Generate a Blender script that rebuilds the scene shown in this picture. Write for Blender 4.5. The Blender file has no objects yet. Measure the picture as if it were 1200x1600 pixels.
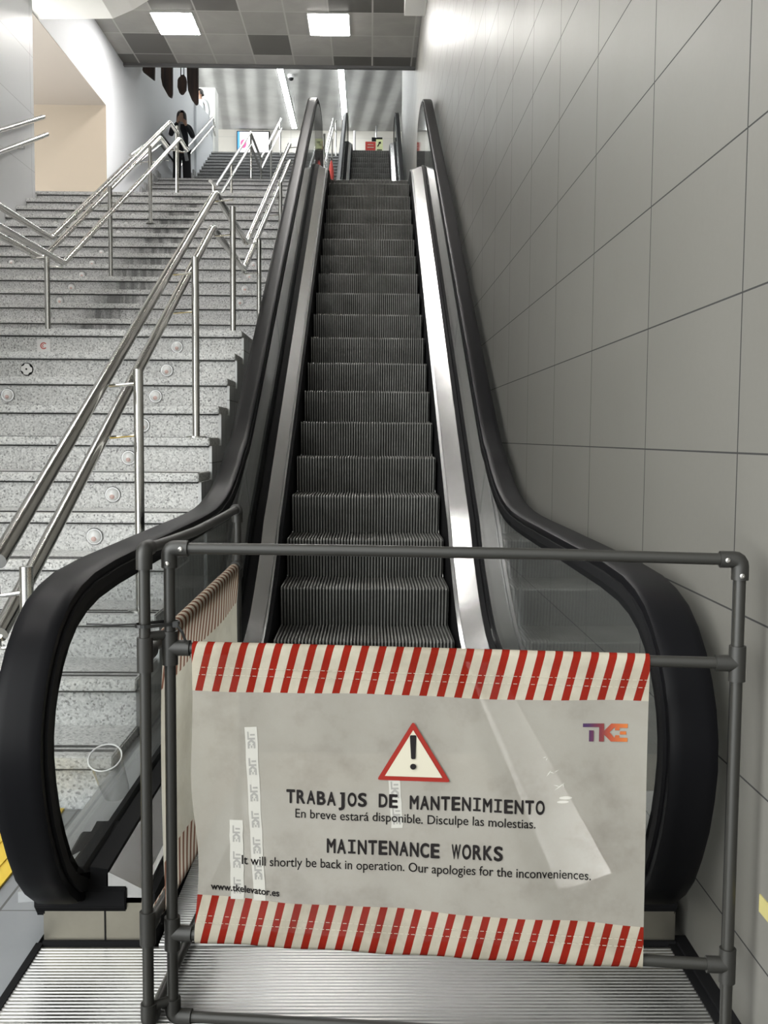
import bpy, bmesh, math, random
from mathutils import Vector, Matrix, Quaternion

random.seed(7)
PI = math.pi
scene = bpy.context.scene
COL = scene.collection

# ------------------------------------------------------------------ camera, world, exposure
cam_d = bpy.data.cameras.new('camera')
cam = bpy.data.objects.new('camera', cam_d)
COL.objects.link(cam)
cam_d.sensor_fit = 'VERTICAL'
cam_d.sensor_height = 36.0
cam_d.sensor_width = 27.0
cam_d.lens = 36.0
cam_d.clip_start = 0.05
cam_d.clip_end = 200
Rm = ((0.9998804, 0.00613424, 0.01419692),
      (-0.0137121, -0.07292341, 0.99724328),
      (0.00715261, -0.99731868, -0.07283058))   # world axes seen in camera axes (right, down, forward)
cam.matrix_world = Matrix(((Rm[0][0], -Rm[0][1], -Rm[0][2], 0.02),
                           (Rm[1][0], -Rm[1][1], -Rm[1][2], 0.0),
                           (Rm[2][0], -Rm[2][1], -Rm[2][2], 1.04),
                           (0, 0, 0, 1)))
scene.camera = cam

world = bpy.data.worlds.new('world')
scene.world = world
world.use_nodes = True
bg = world.node_tree.nodes['Background']
bg.inputs[0].default_value = (0.95, 0.97, 0.95, 1)
wn = world.node_tree
_tc = wn.nodes.new('ShaderNodeTexCoord'); _sp = wn.nodes.new('ShaderNodeSeparateXYZ'); _mr = wn.nodes.new('ShaderNodeMapRange')
wn.links.new(_tc.outputs['Generated'], _sp.inputs[0]); wn.links.new(_sp.outputs[0], _mr.inputs[0])
_mr.inputs[1].default_value = -1.0; _mr.inputs[2].default_value = 0.0      # daylight enters on the left, the right side is dim
_mr.inputs[3].default_value = 8.6; _mr.inputs[4].default_value = 0.22
wn.links.new(_mr.outputs[0], bg.inputs[1])

scene.view_settings.view_transform = 'Standard'
scene.view_settings.look = 'None'
scene.view_settings.gamma = 1.0
scene.view_settings.exposure = 0.55
scene.view_settings.use_curve_mapping = False
scene.cycles.max_bounces = 8
scene.cycles.transparent_max_bounces = 12
scene.cycles.caustics_reflective = False
scene.cycles.caustics_refractive = False
scene.cycles.sample_clamp_indirect = 6.0
scene.cycles.use_denoising = True

PANEL_POWER = 44.0      # square ceiling panels over the stairs
STRIP_POWER = 18.0       # tube strips of the upper hall

# ------------------------------------------------------------------ material helpers
def newmat(name):
    m = bpy.data.materials.new(name)
    m.use_nodes = True
    nt = m.node_tree
    return m, nt, nt.nodes['Principled BSDF']

def simple(name, col, rough=0.5, metal=0.0, spec=0.5, emit=None, estr=0.0):
    m, nt, b = newmat(name)
    b.inputs['Base Color'].default_value = (*col, 1)
    b.inputs['Roughness'].default_value = rough
    b.inputs['Metallic'].default_value = metal
    b.inputs['Specular IOR Level'].default_value = spec
    if emit:
        b.inputs['Emission Color'].default_value = (*emit, 1)
        b.inputs['Emission Strength'].default_value = estr
    return m

class NB:
    """tiny node builder"""
    def __init__(s, nt): s.nt = nt
    def n(s, t, **k):
        nd = s.nt.nodes.new(t)
        for a, v in k.items(): setattr(nd, a, v)
        return nd
    def l(s, a, b): s.nt.links.new(a, b)
    def math(s, op, a, b=None, c=None):
        nd = s.n('ShaderNodeMath', operation=op)
        for i, v in enumerate((a, b, c)):
            if v is None: continue
            if isinstance(v, (int, float)): nd.inputs[i].default_value = v
            else: s.l(v, nd.inputs[i])
        return nd.outputs[0]
    def mix(s, f, a, b):
        nd = s.n('ShaderNodeMix', data_type='RGBA')
        for i, v in ((0, f), (6, a), (7, b)):
            if isinstance(v, (int, float)): nd.inputs[i].default_value = v
            elif isinstance(v, tuple): nd.inputs[i].default_value = (*v, 1)
            else: s.l(v, nd.inputs[i])
        return nd.outputs[2]
    def xyz(s):
        tc = s.n('ShaderNodeTexCoord'); sp = s.n('ShaderNodeSeparateXYZ')
        geo = s.n('ShaderNodeNewGeometry')
        s.l(geo.outputs['Position'], sp.inputs[0])
        return geo.outputs['Position'], sp.outputs
    def obj(s):
        tc = s.n('ShaderNodeTexCoord'); sp = s.n('ShaderNodeSeparateXYZ')
        s.l(tc.outputs['Object'], sp.inputs[0])
        return tc.outputs['Object'], sp.outputs
    def line(s, c, pitch, off, w):
        a = s.math('DIVIDE', s.math('SUBTRACT', c, off), pitch)
        fr = s.math('FRACT', s.math('ADD', a, 0.5))
        d = s.math('MULTIPLY', s.math('ABSOLUTE', s.math('SUBTRACT', fr, 0.5)), pitch)
        return s.math('LESS_THAN', d, w / 2)
    def cell(s, c, pitch, off):
        return s.math('FLOOR', s.math('DIVIDE', s.math('SUBTRACT', c, off), pitch))
    def noise(s, v, scale, detail=3, rough=0.5, dist=0.0):
        nd = s.n('ShaderNodeTexNoise')
        nd.inputs['Scale'].default_value = scale
        nd.inputs['Detail'].default_value = detail
        nd.inputs['Roughness'].default_value = rough
        nd.inputs['Distortion'].default_value = dist
        if v is not None: s.l(v, nd.inputs['Vector'])
        return nd.outputs[0]
    def ramp(s, f, stops):
        nd = s.n('ShaderNodeValToRGB'); e = nd.color_ramp.elements
        while len(e) < len(stops): e.new(0.5)
        for q, (p, c) in zip(e, stops):
            q.position = p; q.color = (*c, 1) if len(c) == 3 else c
        s.l(f, nd.inputs[0]); return nd.outputs[0]
    def bump(s, h, strength, dist, b):
        nd = s.n('ShaderNodeBump')
        nd.inputs['Strength'].default_value = strength
        nd.inputs['Distance'].default_value = dist
        s.l(h, nd.inputs['Height']); s.l(nd.outputs[0], b.inputs['Normal'])

def g(v): return (v, v, v)

def tile_mat(name, base, grout, ha, hp, ho, va, vp, vo, w=0.006, rough=0.35, var=0.06, cloud=0.10, spec=0.5):
    """flat tiles with joints along two world axes"""
    m, nt, b = newmat(name); B = NB(nt)
    pos, sp = B.xyz()
    ax = {'X': sp[0], 'Y': sp[1], 'Z': sp[2]}
    j = B.math('MAXIMUM', B.line(ax[ha], hp, ho, w), B.line(ax[va], vp, vo, w * 0.7))
    cid = B.math('ADD', B.math('MULTIPLY', B.cell(ax[ha], hp, ho), 7.31), B.math('MULTIPLY', B.cell(ax[va], vp, vo), 3.17))
    wn = B.n('ShaderNodeTexWhiteNoise', noise_dimensions='1D'); B.l(cid, wn.inputs['W'])
    cl = B.noise(pos, 2.2, 4, 0.6)
    fine = B.noise(pos, 60, 2, 0.6)
    k = B.math('ADD', B.math('ADD', 1.0 - var / 2 - cloud / 2, B.math('MULTIPLY', wn.outputs[0], var)),
               B.math('MULTIPLY', B.math('ADD', B.math('MULTIPLY', cl, 0.7), B.math('MULTIPLY', fine, 0.3)), cloud))
    cb = B.n('ShaderNodeMix', data_type='RGBA', blend_type='MULTIPLY'); cb.inputs[0].default_value = 1
    cb.inputs[6].default_value = (*base, 1)
    cc = B.n('ShaderNodeCombineColor'); [B.l(k, cc.inputs[i]) for i in range(3)]
    B.l(cc.outputs[0], cb.inputs[7])
    B.l(B.mix(j, cb.outputs[2], grout), b.inputs['Base Color'])
    B.l(B.math('ADD', B.math('MULTIPLY', j, 0.4), B.math('ADD', rough - 0.06, B.math('MULTIPLY', cl, 0.12))), b.inputs['Roughness'])
    b.inputs['Specular IOR Level'].default_value = spec
    B.bump(B.math('SUBTRACT', 1.0, j), 0.5, 0.003, b)
    return m

def granite(name, light, stain=False, tint=(1, 1, 1)):
    m, nt, b = newmat(name); B = NB(nt)
    pos, sp = B.xyz()
    v = B.n('ShaderNodeTexVoronoi'); v.inputs['Scale'].default_value = 150; B.l(pos, v.inputs['Vector'])
    bw = B.n('ShaderNodeRGBToBW'); B.l(v.outputs['Color'], bw.inputs[0])
    n2 = B.noise(pos, 95, 3, 0.7)
    f = B.math('ADD', B.math('MULTIPLY', bw.outputs[0], 0.55), B.math('MULTIPLY', n2, 0.5))
    L = light
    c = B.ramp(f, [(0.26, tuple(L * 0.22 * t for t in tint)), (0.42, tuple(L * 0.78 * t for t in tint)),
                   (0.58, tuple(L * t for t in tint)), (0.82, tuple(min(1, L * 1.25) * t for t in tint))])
    dirt = B.noise(pos, 3.0, 5, 0.65)
    c = B.mix(B.math('MULTIPLY', B.math('SUBTRACT', 0.62, dirt), 0.9), c, g(L * 0.45))
    if stain:   # dark drip marks run down the risers in one band between the two disc columns
        band = B.math('MINIMUM', 1.0, B.math('MAXIMUM', 0.0, B.math('MULTIPLY', B.math('SUBTRACT', 0.24, B.math('ABSOLUTE', B.math('ADD', sp[0], 1.93))), 9.0)))
        mp = B.n('ShaderNodeMapping'); mp.inputs['Scale'].default_value = (13, 0.8, 0.7); B.l(pos, mp.inputs[0])
        dn = B.noise(mp.outputs[0], 1.0, 4, 0.6)
        dd = B.math('MULTIPLY', band, B.ramp(dn, [(0.36, g(0)), (0.58, g(1))]))
        c = B.mix(B.math('MULTIPLY', dd, 0.85), c, g(L * 0.20))
    B.l(c, b.inputs['Base Color'])
    b.inputs['Roughness'].default_value = 0.42
    return m

# ------------------------------------------------------------------ materials
M = {}
M['wall_tile'] = tile_mat('grey_wall_tile', (0.150, 0.145, 0.131), g(0.032), 'Y', 0.6205, 1.8385, 'Z', 0.286, 1.016, w=0.005, rough=0.42, var=0.05, cloud=0.22, spec=0.28)
M['left_tile'] = tile_mat('white_wall_tile', (0.62, 0.63, 0.64), g(0.36), 'Y', 1.2, 0.4, 'Z', 0.6, 0.25, w=0.006, rough=0.4, var=0.04, cloud=0.08)
M['floor_tile'] = tile_mat('grey_floor_tile', (0.24, 0.255, 0.27), g(0.12), 'X', 0.60, -0.785, 'Y', 0.60, 2.185, w=0.006, rough=0.4, var=0.08, cloud=0.2)
M['flank_tile'] = tile_mat('grey_flank_tile', (0.78, 0.79, 0.79), g(0.2), 'Y', 0.32, 4.10, 'Z', 0.30, 0.02, w=0.005, rough=0.35, var=0.05, cloud=0.1)
M['back_tile'] = tile_mat('beige_hall_tile', (0.52, 0.50, 0.46), g(0.35), 'X', 0.9, 0.1, 'Z', 0.5, 7.7, w=0.01, rough=0.5)
M['white'] = simple('white_plaster', (0.74, 0.76, 0.79), 0.6)
M['beige'] = simple('beige_plaster', (0.35, 0.295, 0.235), 0.7)
M['brown_soffit'] = simple('brownish_corridor_ceiling', (0.40, 0.36, 0.32), 0.8)
M['bulkhead'] = simple('cream_bulkhead_plaster', (0.76, 0.75, 0.72), 0.7)
M['granite'] = granite('speckled_granite', 0.80, False, (1, 1, 0.985))
M['granite_stain'] = granite('stained_speckled_granite', 0.80, True)
M['granite_dark'] = granite('dimmed_granite', 0.40)  # darker copy: dimmer light of the upper flights put into the granite colour
M['tread'] = granite('worn_granite_tread', 0.84, False, (1, 1, 0.985))
M['tread_far'] = granite('worn_dimmed_granite_tread', 0.48)  # worn tread, darkened by colour for the dimmer upper flights
M['grip'] = simple('dark_grip_and_shadow', g(0.045), 0.8)

def make_soffit():
    m, nt, b = newmat('metal_ceiling_panels'); B = NB(nt)
    pos, sp = B.xyz()
    j = B.math('MAXIMUM', B.line(sp[0], 0.595, 0.02, 0.022), B.line(sp[1], 0.79, 14.255, 0.022))
    cid = B.math('ADD', B.math('MULTIPLY', B.cell(sp[0], 0.595, 0.02), 5.71), B.math('MULTIPLY', B.cell(sp[1], 0.79, 14.255), 9.13))
    wn = B.n('ShaderNodeTexWhiteNoise', noise_dimensions='1D'); B.l(cid, wn.inputs['W'])
    k = B.ramp(wn.outputs[0], [(0.0, (0.085, 0.082, 0.072)), (0.30, (0.11, 0.105, 0.095)), (0.32, (0.26, 0.253, 0.235)), (1.0, (0.32, 0.31, 0.29))])
    cl = B.noise(pos, 1.6, 4, 0.6, 0.6)
    k = B.mix(B.math('MULTIPLY', B.math('SUBTRACT', 0.6, cl), 0.8), k, g(0.10))
    B.l(B.mix(j, k, (0.36, 0.35, 0.33)), b.inputs['Base Color'])
    b.inputs['Roughness'].default_value = 0.55
    return m
M['soffit'] = make_soffit()

def make_vault():
    m, nt, b = newmat('ribbed_concrete'); B = NB(nt)
    pos, sp = B.xyz()
    ph = B.math('ADD', B.math('MULTIPLY', sp[0], 1.7), B.math('MULTIPLY', sp[1], 0.16))
    wv = B.math('SINE', B.math('MULTIPLY', ph, 2 * PI))
    cl = B.noise(pos, 0.9, 5, 0.6)
    c = B.ramp(cl, [(0.3, (0.30, 0.30, 0.29)), (0.7, (0.42, 0.42, 0.41))])
    B.l(c, b.inputs['Base Color']); b.inputs['Roughness'].default_value = 0.9
    b.inputs['Specular IOR Level'].default_value = 0.1
    B.bump(wv, 0.25, 0.10, b)
    return m
M['vault'] = make_vault()

def metal_mat(name, col, rough, streak=0.0, axis='x'):
    m, nt, b = newmat(name); B = NB(nt)
    pos, sp = B.xyz()
    n1 = B.noise(pos, 6, 4, 0.6)
    n2 = B.noise(pos, 45, 3, 0.6)
    f = B.math('ADD', B.math('MULTIPLY', n1, 0.6), B.math('MULTIPLY', n2, 0.4))
    B.l(B.mix(f, tuple(c * 0.82 for c in col), tuple(min(1, c * 1.12) for c in col)), b.inputs['Base Color'])
    b.inputs['Metallic'].default_value = 1.0
    B.l(B.math('ADD', rough - 0.04, B.math('MULTIPLY', n1, 0.08)), b.inputs['Roughness'])
    return m
M['steel'] = metal_mat('brushed_steel', (0.62, 0.63, 0.64), 0.30)
M['deck_steel'] = metal_mat('satin_deck_steel', (0.62, 0.62, 0.62), 0.24)
M['chrome'] = metal_mat('polished_tube_steel', (0.66, 0.65, 0.62), 0.17)
M['alu'] = metal_mat('ribbed_aluminium', (0.46, 0.46, 0.45), 0.34)
M['dirty_steel'] = metal_mat('stained_base_steel', (0.34, 0.32, 0.27), 0.42)

def make_step_metal():
    m, nt, b = newmat('dirty_dark_step_metal'); B = NB(nt)
    pos, sp = B.xyz()
    n1 = B.noise(pos, 5, 5, 0.65); n2 = B.noise(pos, 60, 2, 0.5)
    c = B.ramp(n1, [(0.3, (0.22, 0.216, 0.20)), (0.7, (0.42, 0.415, 0.395))])
    c = B.mix(B.math('MULTIPLY', n2, 0.4), c, g(0.05))
    B.l(c, b.inputs['Base Color'])
    b.inputs['Metallic'].default_value = 0.35
    b.inputs['Roughness'].default_value = 0.48
    return m
M['step'] = make_step_metal()
M['groove'] = simple('groove_black', (0.012, 0.012, 0.011), 0.8)
M['rubber'] = simple('black_handrail_rubber', (0.005, 0.005, 0.006), 0.42, 0, 0.09)
M['black'] = simple('black_profile', (0.010, 0.010, 0.011), 0.7, 0, 0.12)
M['yellow'] = simple('yellow_tactile', (0.80, 0.56, 0.05), 0.6)
M['pvc'] = simple('dark_grey_pipe', (0.020, 0.0195, 0.017), 0.40)
M['pvc_fit'] = simple('dark_grey_fitting', (0.018, 0.0175, 0.0155), 0.45)
M['screw'] = simple('screw_steel', (0.42, 0.41, 0.39), 0.35, 1.0)
M['tie'] = simple('black_nylon', (0.01, 0.01, 0.01), 0.4)
M['ink'] = simple('black_print', (0.010, 0.008, 0.008), 0.7, 0, 0.2)
M['red_print'] = simple('red_print', (0.24, 0.018, 0.012), 0.6, 0, 0.2)
M['cream_print'] = simple('cream_print', (0.48, 0.45, 0.36), 0.7)
M['tape'] = simple('white_tape', (0.41, 0.40, 0.365), 0.6)
M['tape_ink'] = simple('grey_tape_print', (0.25, 0.245, 0.23), 0.6)
M['chalk'] = simple('white_scuff', (0.47, 0.45, 0.41), 0.7)

def glass_mat(name, tint, refl=0.9, milky=0.03):
    m, nt, b = newmat(name); B = NB(nt)
    nt.nodes.remove(b)
    out = nt.nodes['Material Output']
    tr = B.n('ShaderNodeBsdfTransparent'); tr.inputs[0].default_value = (*tint, 1)
    gl = B.n('ShaderNodeBsdfGlossy'); gl.inputs['Roughness'].default_value = 0.03
    df = B.n('ShaderNodeBsdfDiffuse'); df.inputs[0].default_value = (0.6, 0.6, 0.6, 1)
    lw = B.n('ShaderNodeLayerWeight'); lw.inputs[0].default_value = 0.5
    fres = B.math('ADD', 0.04, B.math('MULTIPLY', B.math('POWER', lw.outputs['Facing'], 4.0), 0.9))
    m1 = B.n('ShaderNodeMixShader'); m1.inputs[0].default_value = milky
    B.l(tr.outputs[0], m1.inputs[1]); B.l(df.outputs[0], m1.inputs[2])
    m2 = B.n('ShaderNodeMixShader'); B.l(B.math('MULTIPLY', fres, refl), m2.inputs[0])
    B.l(m1.outputs[0], m2.inputs[1]); B.l(gl.outputs[0], m2.inputs[2])
    B.l(m2.outputs[0], out.inputs['Surface'])
    return m
M['glass'] = glass_mat('balustrade_glass', (0.95, 0.965, 0.965), 0.70, 0.035)
M['clear'] = glass_mat('clear_shell', (0.96, 0.96, 0.96), 1.0, 0.06)

def banner_mat(name, kind, alpha=0.16, trans=0.28):
    """printed mesh vinyl: lets some light and some view through; stripes by the banner's own coordinates"""
    m, nt, b = newmat(name); B = NB(nt)
    out = nt.nodes['Material Output']
    pos, sp = B.obj()
    u, v = sp[0], sp[2]
    dirt = B.noise(pos, 7, 5, 0.65)
    weave = B.noise(pos, 420, 1, 0.5)
    if kind == 'cream':
        c = B.ramp(dirt, [(0.3, (0.48, 0.45, 0.37)), (0.6, (0.60, 0.575, 0.49))])
    elif kind == 'plain':
        c = B.ramp(dirt, [(0.28, (0.27, 0.248, 0.217)), (0.5, (0.375, 0.355, 0.313)), (0.75, (0.41, 0.395, 0.352))])
        c = B.mix(B.math('MULTIPLY', weave, 0.25), c, (0.33, 0.31, 0.28))
    else:
        sl = 0.25
        ph = B.math('FRACT', B.math('ADD', B.math('DIVIDE', B.math('SUBTRACT', u, B.math('MULTIPLY', v, sl)), 0.0302), 0.33))
        st = B.math('LESS_THAN', ph, 0.44)
        base = B.ramp(dirt, [(0.25, (0.34, 0.30, 0.235)), (0.55, (0.50, 0.46, 0.375))])
        red = B.ramp(dirt, [(0.25, (0.18, 0.014, 0.008)), (0.6, (0.27, 0.020, 0.012))])
        c = B.mix(st, base, red)
        if kind == 'brown':
            c = B.mix(st, (0.58, 0.52, 0.43), (0.20, 0.10, 0.07))
    df = B.n('ShaderNodeBsdfDiffuse'); B.l(c, df.inputs[0])
    tl = B.n('ShaderNodeBsdfTranslucent'); B.l(c, tl.inputs[0])
    tr = B.n('ShaderNodeBsdfTransparent')
    m1 = B.n('ShaderNodeMixShader'); m1.inputs[0].default_value = trans
    B.l(df.outputs[0], m1.inputs[1]); B.l(tl.outputs[0], m1.inputs[2])
    m2 = B.n('ShaderNodeMixShader'); m2.inputs[0].default_value = alpha
    B.l(m1.outputs[0], m2.inputs[1]); B.l(tr.outputs[0], m2.inputs[2])
    nt.nodes.remove(b)
    B.l(m2.outputs[0], out.inputs['Surface'])
    return m
M['banner'] = banner_mat('grey_mesh_vinyl', 'plain', 0.17)
M['hem'] = banner_mat('red_striped_vinyl', 'stripe', 0.05)
M['banner_back'] = banner_mat('cream_vinyl_reverse', 'cream', 0.04, 0.5)
M['hem_back'] = banner_mat('striped_vinyl_reverse', 'brown', 0.03, 0.5)

def logo_mat():
    m, nt, b = newmat('purple_to_orange_print'); B = NB(nt)
    pos, sp = B.obj()
    f = B.math('DIVIDE', B.math('SUBTRACT', sp[0], 0.7187), 0.0755)
    c = B.ramp(f, [(0.12, (0.035, 0.010, 0.055)), (0.42, (0.13, 0.016, 0.022)), (0.65, (0.30, 0.05, 0.018)), (1.0, (0.42, 0.12, 0.02))])
    B.l(c, b.inputs['Base Color']); b.inputs['Roughness'].default_value = 0.6
    return m
M['logo'] = logo_mat()
M['panel_light'] = simple('lit_panel', (1, 1, 1), 0.5, emit=(1.0, 0.97, 0.93), estr=PANEL_POWER)
M['strip_light'] = simple('lit_strip', (1, 1, 1), 0.5, emit=(0.96, 1.0, 1.0), estr=STRIP_POWER)
M['lamp_frame'] = simple('lamp_frame_white', (0.7, 0.7, 0.7), 0.5)
def wood_mat():
    m, nt, b = newmat('dark_carved_wood'); B = NB(nt)
    pos, sp = B.xyz()
    mp = B.n('ShaderNodeMapping'); mp.inputs['Scale'].default_value = (18, 18, 1.2); B.l(pos, mp.inputs[0])
    n = B.noise(mp.outputs[0], 1.0, 4, 0.6)
    B.l(B.ramp(n, [(0.35, (0.006, 0.004, 0.003)), (0.65, (0.04, 0.019, 0.012))]), b.inputs['Base Color'])
    b.inputs['Roughness'].default_value = 0.6
    return m
M['wood'] = wood_mat()

# ------------------------------------------------------------------ mesh builder
class MB:
    def __init__(s): s.v = []; s.f = []
    def add(s, vs, fs):
        o = len(s.v); s.v += [tuple(p) for p in vs]; s.f += [tuple(i + o for i in q) for q in fs]; return s
    def box(s, x0, x1, y0, y1, z0, z1):
        return s.add([(x0, y0, z0), (x1, y0, z0), (x1, y1, z0), (x0, y1, z0), (x0, y0, z1), (x1, y0, z1), (x1, y1, z1), (x0, y1, z1)],
                     [(0, 3, 2, 1), (4, 5, 6, 7), (0, 1, 5, 4), (1, 2, 6, 5), (2, 3, 7, 6), (3, 0, 4, 7)])
    def prism_x(s, poly, x0, x1):
        n = len(poly)
        return s.add([(x0, y, z) for y, z in poly] + [(x1, y, z) for y, z in poly],
                     [tuple(range(n)), tuple(range(2 * n - 1, n - 1, -1))] + [(i, i + n, (i + 1) % n + n, (i + 1) % n) for i in range(n)])
    def prism(s, poly, d0, d1, fn):
        """2-D polygon (a,b) swept between depths d0,d1; fn(a,b,d)->point"""
        n = len(poly)
        return s.add([fn(a, b, d0) for a, b in poly] + [fn(a, b, d1) for a, b in poly],
                     [tuple(range(n)), tuple(range(2 * n - 1, n - 1, -1))] + [(i, i + n, (i + 1) % n + n, (i + 1) % n) for i in range(n)])
    def tube(s, pts, r, n=14, cap=True):
        pts = [Vector(p) for p in pts]
        rs = r if isinstance(r, (list, tuple)) else [r] * len(pts)
        t0 = (pts[1] - pts[0]).normalized()
        up = Vector((0, 0, 1)) if abs(t0.z) < 0.9 else Vector((1, 0, 0))
        nx = t0.cross(up).normalized()
        rings = []
        prev = t0
        for i, p in enumerate(pts):
            if i == 0: t = t0
            elif i == len(pts) - 1: t = (pts[i] - pts[i - 1]).normalized()
            else:
                t = ((pts[i] - pts[i - 1]).normalized() + (pts[i + 1] - pts[i]).normalized())
                t = t.normalized() if t.length > 1e-6 else prev
            nx = (nx - t * nx.dot(t)).normalized()
            ny = t.cross(nx)
            k = 1.0
            if 0 < i < len(pts) - 1:
                k = 1.0 / max(0.5, math.sqrt(max(0.05, (1 + (pts[i] - pts[i - 1]).normalized().dot((pts[i + 1] - pts[i]).normalized())) / 2)))
            rings.append([p + (nx * math.cos(a) + ny * math.sin(a)) * rs[i] for a in (2 * PI * q / n for q in range(n))])
            prev = t
        vs = [q for rg in rings for q in rg]; fs = []
        for i in range(len(rings) - 1):
            for q in range(n):
                a, b2 = i * n + q, i * n + (q + 1) % n
                fs.append((a, b2, b2 + n, a + n))
        if cap:
            fs.append(tuple(range(n - 1, -1, -1))); fs.append(tuple(range((len(rings) - 1) * n, len(rings) * n)))
        return s.add(vs, fs)
    def cyl(s, p0, p1, r, n=14): return s.tube([p0, p1], r, n)
    def lathe(s, prof, c, axis, n=20):
        """prof [(r,h)] about axis through c"""
        axis = Vector(axis).normalized(); c = Vector(c)
        up = Vector((0, 0, 1)) if abs(axis.z) < 0.9 else Vector((1, 0, 0))
        a1 = axis.cross(up).normalized(); a2 = axis.cross(a1)
        vs = []; fs = []
        for r, h in prof:
            for q in range(n):
                a = 2 * PI * q / n
                vs.append(c + axis * h + (a1 * math.cos(a) + a2 * math.sin(a)) * r)
        for i in range(len(prof) - 1):
            for q in range(n):
                a, b = i * n + q, i * n + (q + 1) % n
                fs.append((a, b, b + n, a + n))
        fs.append(tuple(range(n - 1, -1, -1))); fs.append(tuple(range((len(prof) - 1) * n, len(prof) * n)))
        return s.add(vs, fs)
    def ellipsoid(s, c, rx, ry, rz, n=16, m=10):
        c = Vector(c); vs = []; fs = []
        for i in range(m + 1):
            th = PI * i / m
            for q in range(n):
                a = 2 * PI * q / n
                vs.append((c.x + rx * math.sin(th) * math.cos(a), c.y + ry * math.sin(th) * math.sin(a), c.z + rz * math.cos(th)))
        for i in range(m):
            for q in range(n):
                a, b = i * n + q, i * n + (q + 1) % n
                fs.append((a, a + n, b + n, b))
        return s.add(vs, fs)
    def sweep_yz(s, path, prof, x, flip=1, cap=True):
        """sweep a section (a across X, b along the path's outward normal) along a path in the YZ plane at X=x"""
        n = len(prof); P = [Vector((0, y, z)) for y, z in path]; vs = []
        for i, p in enumerate(P):
            a = P[max(0, i - 1)]; b = P[min(len(P) - 1, i + 1)]
            t = (b - a).normalized(); nr = Vector((0, -t.z, t.y)) * flip
            for (qa, qb) in prof:
                w = p + nr * qb; vs.append((x + qa, w.y, w.z))
        fs = []
        for i in range(len(P) - 1):
            for q in range(n):
                fs.append((i * n + q, i * n + (q + 1) % n, (i + 1) * n + (q + 1) % n, (i + 1) * n + q))
        if cap:
            fs.append(tuple(range(n - 1, -1, -1))); fs.append(tuple(range((len(P) - 1) * n, len(P) * n)))
        return s.add(vs, fs)
    def build(s, name, mat, parent=None, smooth=False, local=False, bevel=0.0):
        me = bpy.data.meshes.new(name)
        vs = s.v
        if parent is not None and not local:
            w = wloc(parent); vs = [(p[0] - w.x, p[1] - w.y, p[2] - w.z) for p in vs]
        me.from_pydata([tuple(p) for p in vs], [], s.f)
        bm = bmesh.new(); bm.from_mesh(me)
        bmesh.ops.recalc_face_normals(bm, faces=bm.faces[:])
        if bevel > 0:
            ed = [e for e in bm.edges if len(e.link_faces) == 2 and e.calc_face_angle(0) > 0.6]
            bmesh.ops.bevel(bm, geom=ed, offset=bevel, segments=2, affect='EDGES', clamp_overlap=True)
        bm.to_mesh(me); bm.free()
        o = bpy.data.objects.new(name, me); COL.objects.link(o)
        if mat is not None: me.materials.append(M[mat] if isinstance(mat, str) else mat)
        if smooth:
            for p in me.polygons: p.use_smooth = True
            try:
                md = None
                me.set_sharp_from_angle(angle=math.radians(smooth if smooth > 1 else 40))
            except Exception: pass
        if parent is not None: o.parent = parent
        return o

def wloc(o):
    v = Vector((0, 0, 0))
    while o is not None:
        v += o.location; o = o.parent
    return v

def tag(o, label=None, cat=None, group=None, kind=None):
    if label: o['label'] = label
    if cat: o['category'] = cat
    if group: o['group'] = group
    if kind: o['kind'] = kind
    return o

def thing(name, label, cat, loc=(0, 0, 0), rz=0.0, group=None):
    o = bpy.data.objects.new(name, None); COL.objects.link(o)
    o.empty_display_size = 0.1; o.location = loc; o.rotation_euler = (0, 0, rz)
    return tag(o, label, cat, group)

def struct(name, mb, mat, label, cat, **k):
    o = mb.build(name, mat, **k); return tag(o, label, cat, None, 'structure')

ORD = ['zeroth', 'first', 'second', 'third', 'fourth', 'fifth', 'sixth', 'seventh', 'eighth', 'ninth', 'tenth', 'eleventh', 'twelfth', 'thirteenth', 'fourteenth', 'fifteenth']

# ------------------------------------------------------------------ main dimensions
WX = 0.682                       # face of the tiled wall on the right
L1 = 1.626; L2 = 3.662; L3 = 5.594; LT = 7.70        # stair landings and upper hall
F1 = lambda k: (2.53 + 0.294 * k, -0.008 + 0.1486 * k)          # nosings of the four stair flights
F2 = lambda j: (7.164 + 0.319 * (j - 1), 1.7298 + 0.1486 * (j - 1))
F3 = lambda k: (14.44 + 0.3177 * k, L2 + 0.1486 * k)
F4 = lambda k: (20.40 + 0.2833 * k, L3 + 0.1404 * k)
SX0, SX1 = -3.6, -0.70

# ------------------------------------------------------------------ setting: floors, walls, ceilings
struct('floor', MB().box(-7.0, -0.655, -3.0, 2.80, -0.2, 0.0).box(-0.655, 0.70, -3.0, 1.0, -0.2, 0.0), 'floor_tile', 'grey stone floor at the foot of the stairs', 'floor')
struct('floor_pit', MB().box(-0.70, 0.70, 1.0, 3.6, -0.5, -0.30), 'black', 'dark pit floor under the escalator entry plate', 'floor')
struct('wall_right', MB().box(WX, WX + 0.25, -3.0, 23.2, -0.3, 11.2), 'wall_tile', 'tall grey tiled wall along the right side of the escalator', 'wall')
struct('wall_left', MB().box(-3.9, SX0, 0.6, 11.30, 0.0, 6.9), 'left_tile', 'white tiled wall left of the lower stair flights', 'wall')
mb = MB().box(-4.05, -3.8, 11.30, 15.15, 5.775, 11.0).box(-4.05, -3.8, 15.15, 22.6, 3.3, 11.0)
struct('wall_upper', mb, 'white', 'white plaster wall above the side corridor and upper stairs', 'wall')
struct('wall_parapet', MB().prism_x([(22.6, 6.6), (24.95, 7.4), (24.95, 8.50), (22.6, 8.22)], -3.80, -3.75), 'white', 'low white parapet at the top of the upper stairs', 'wall')
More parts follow.
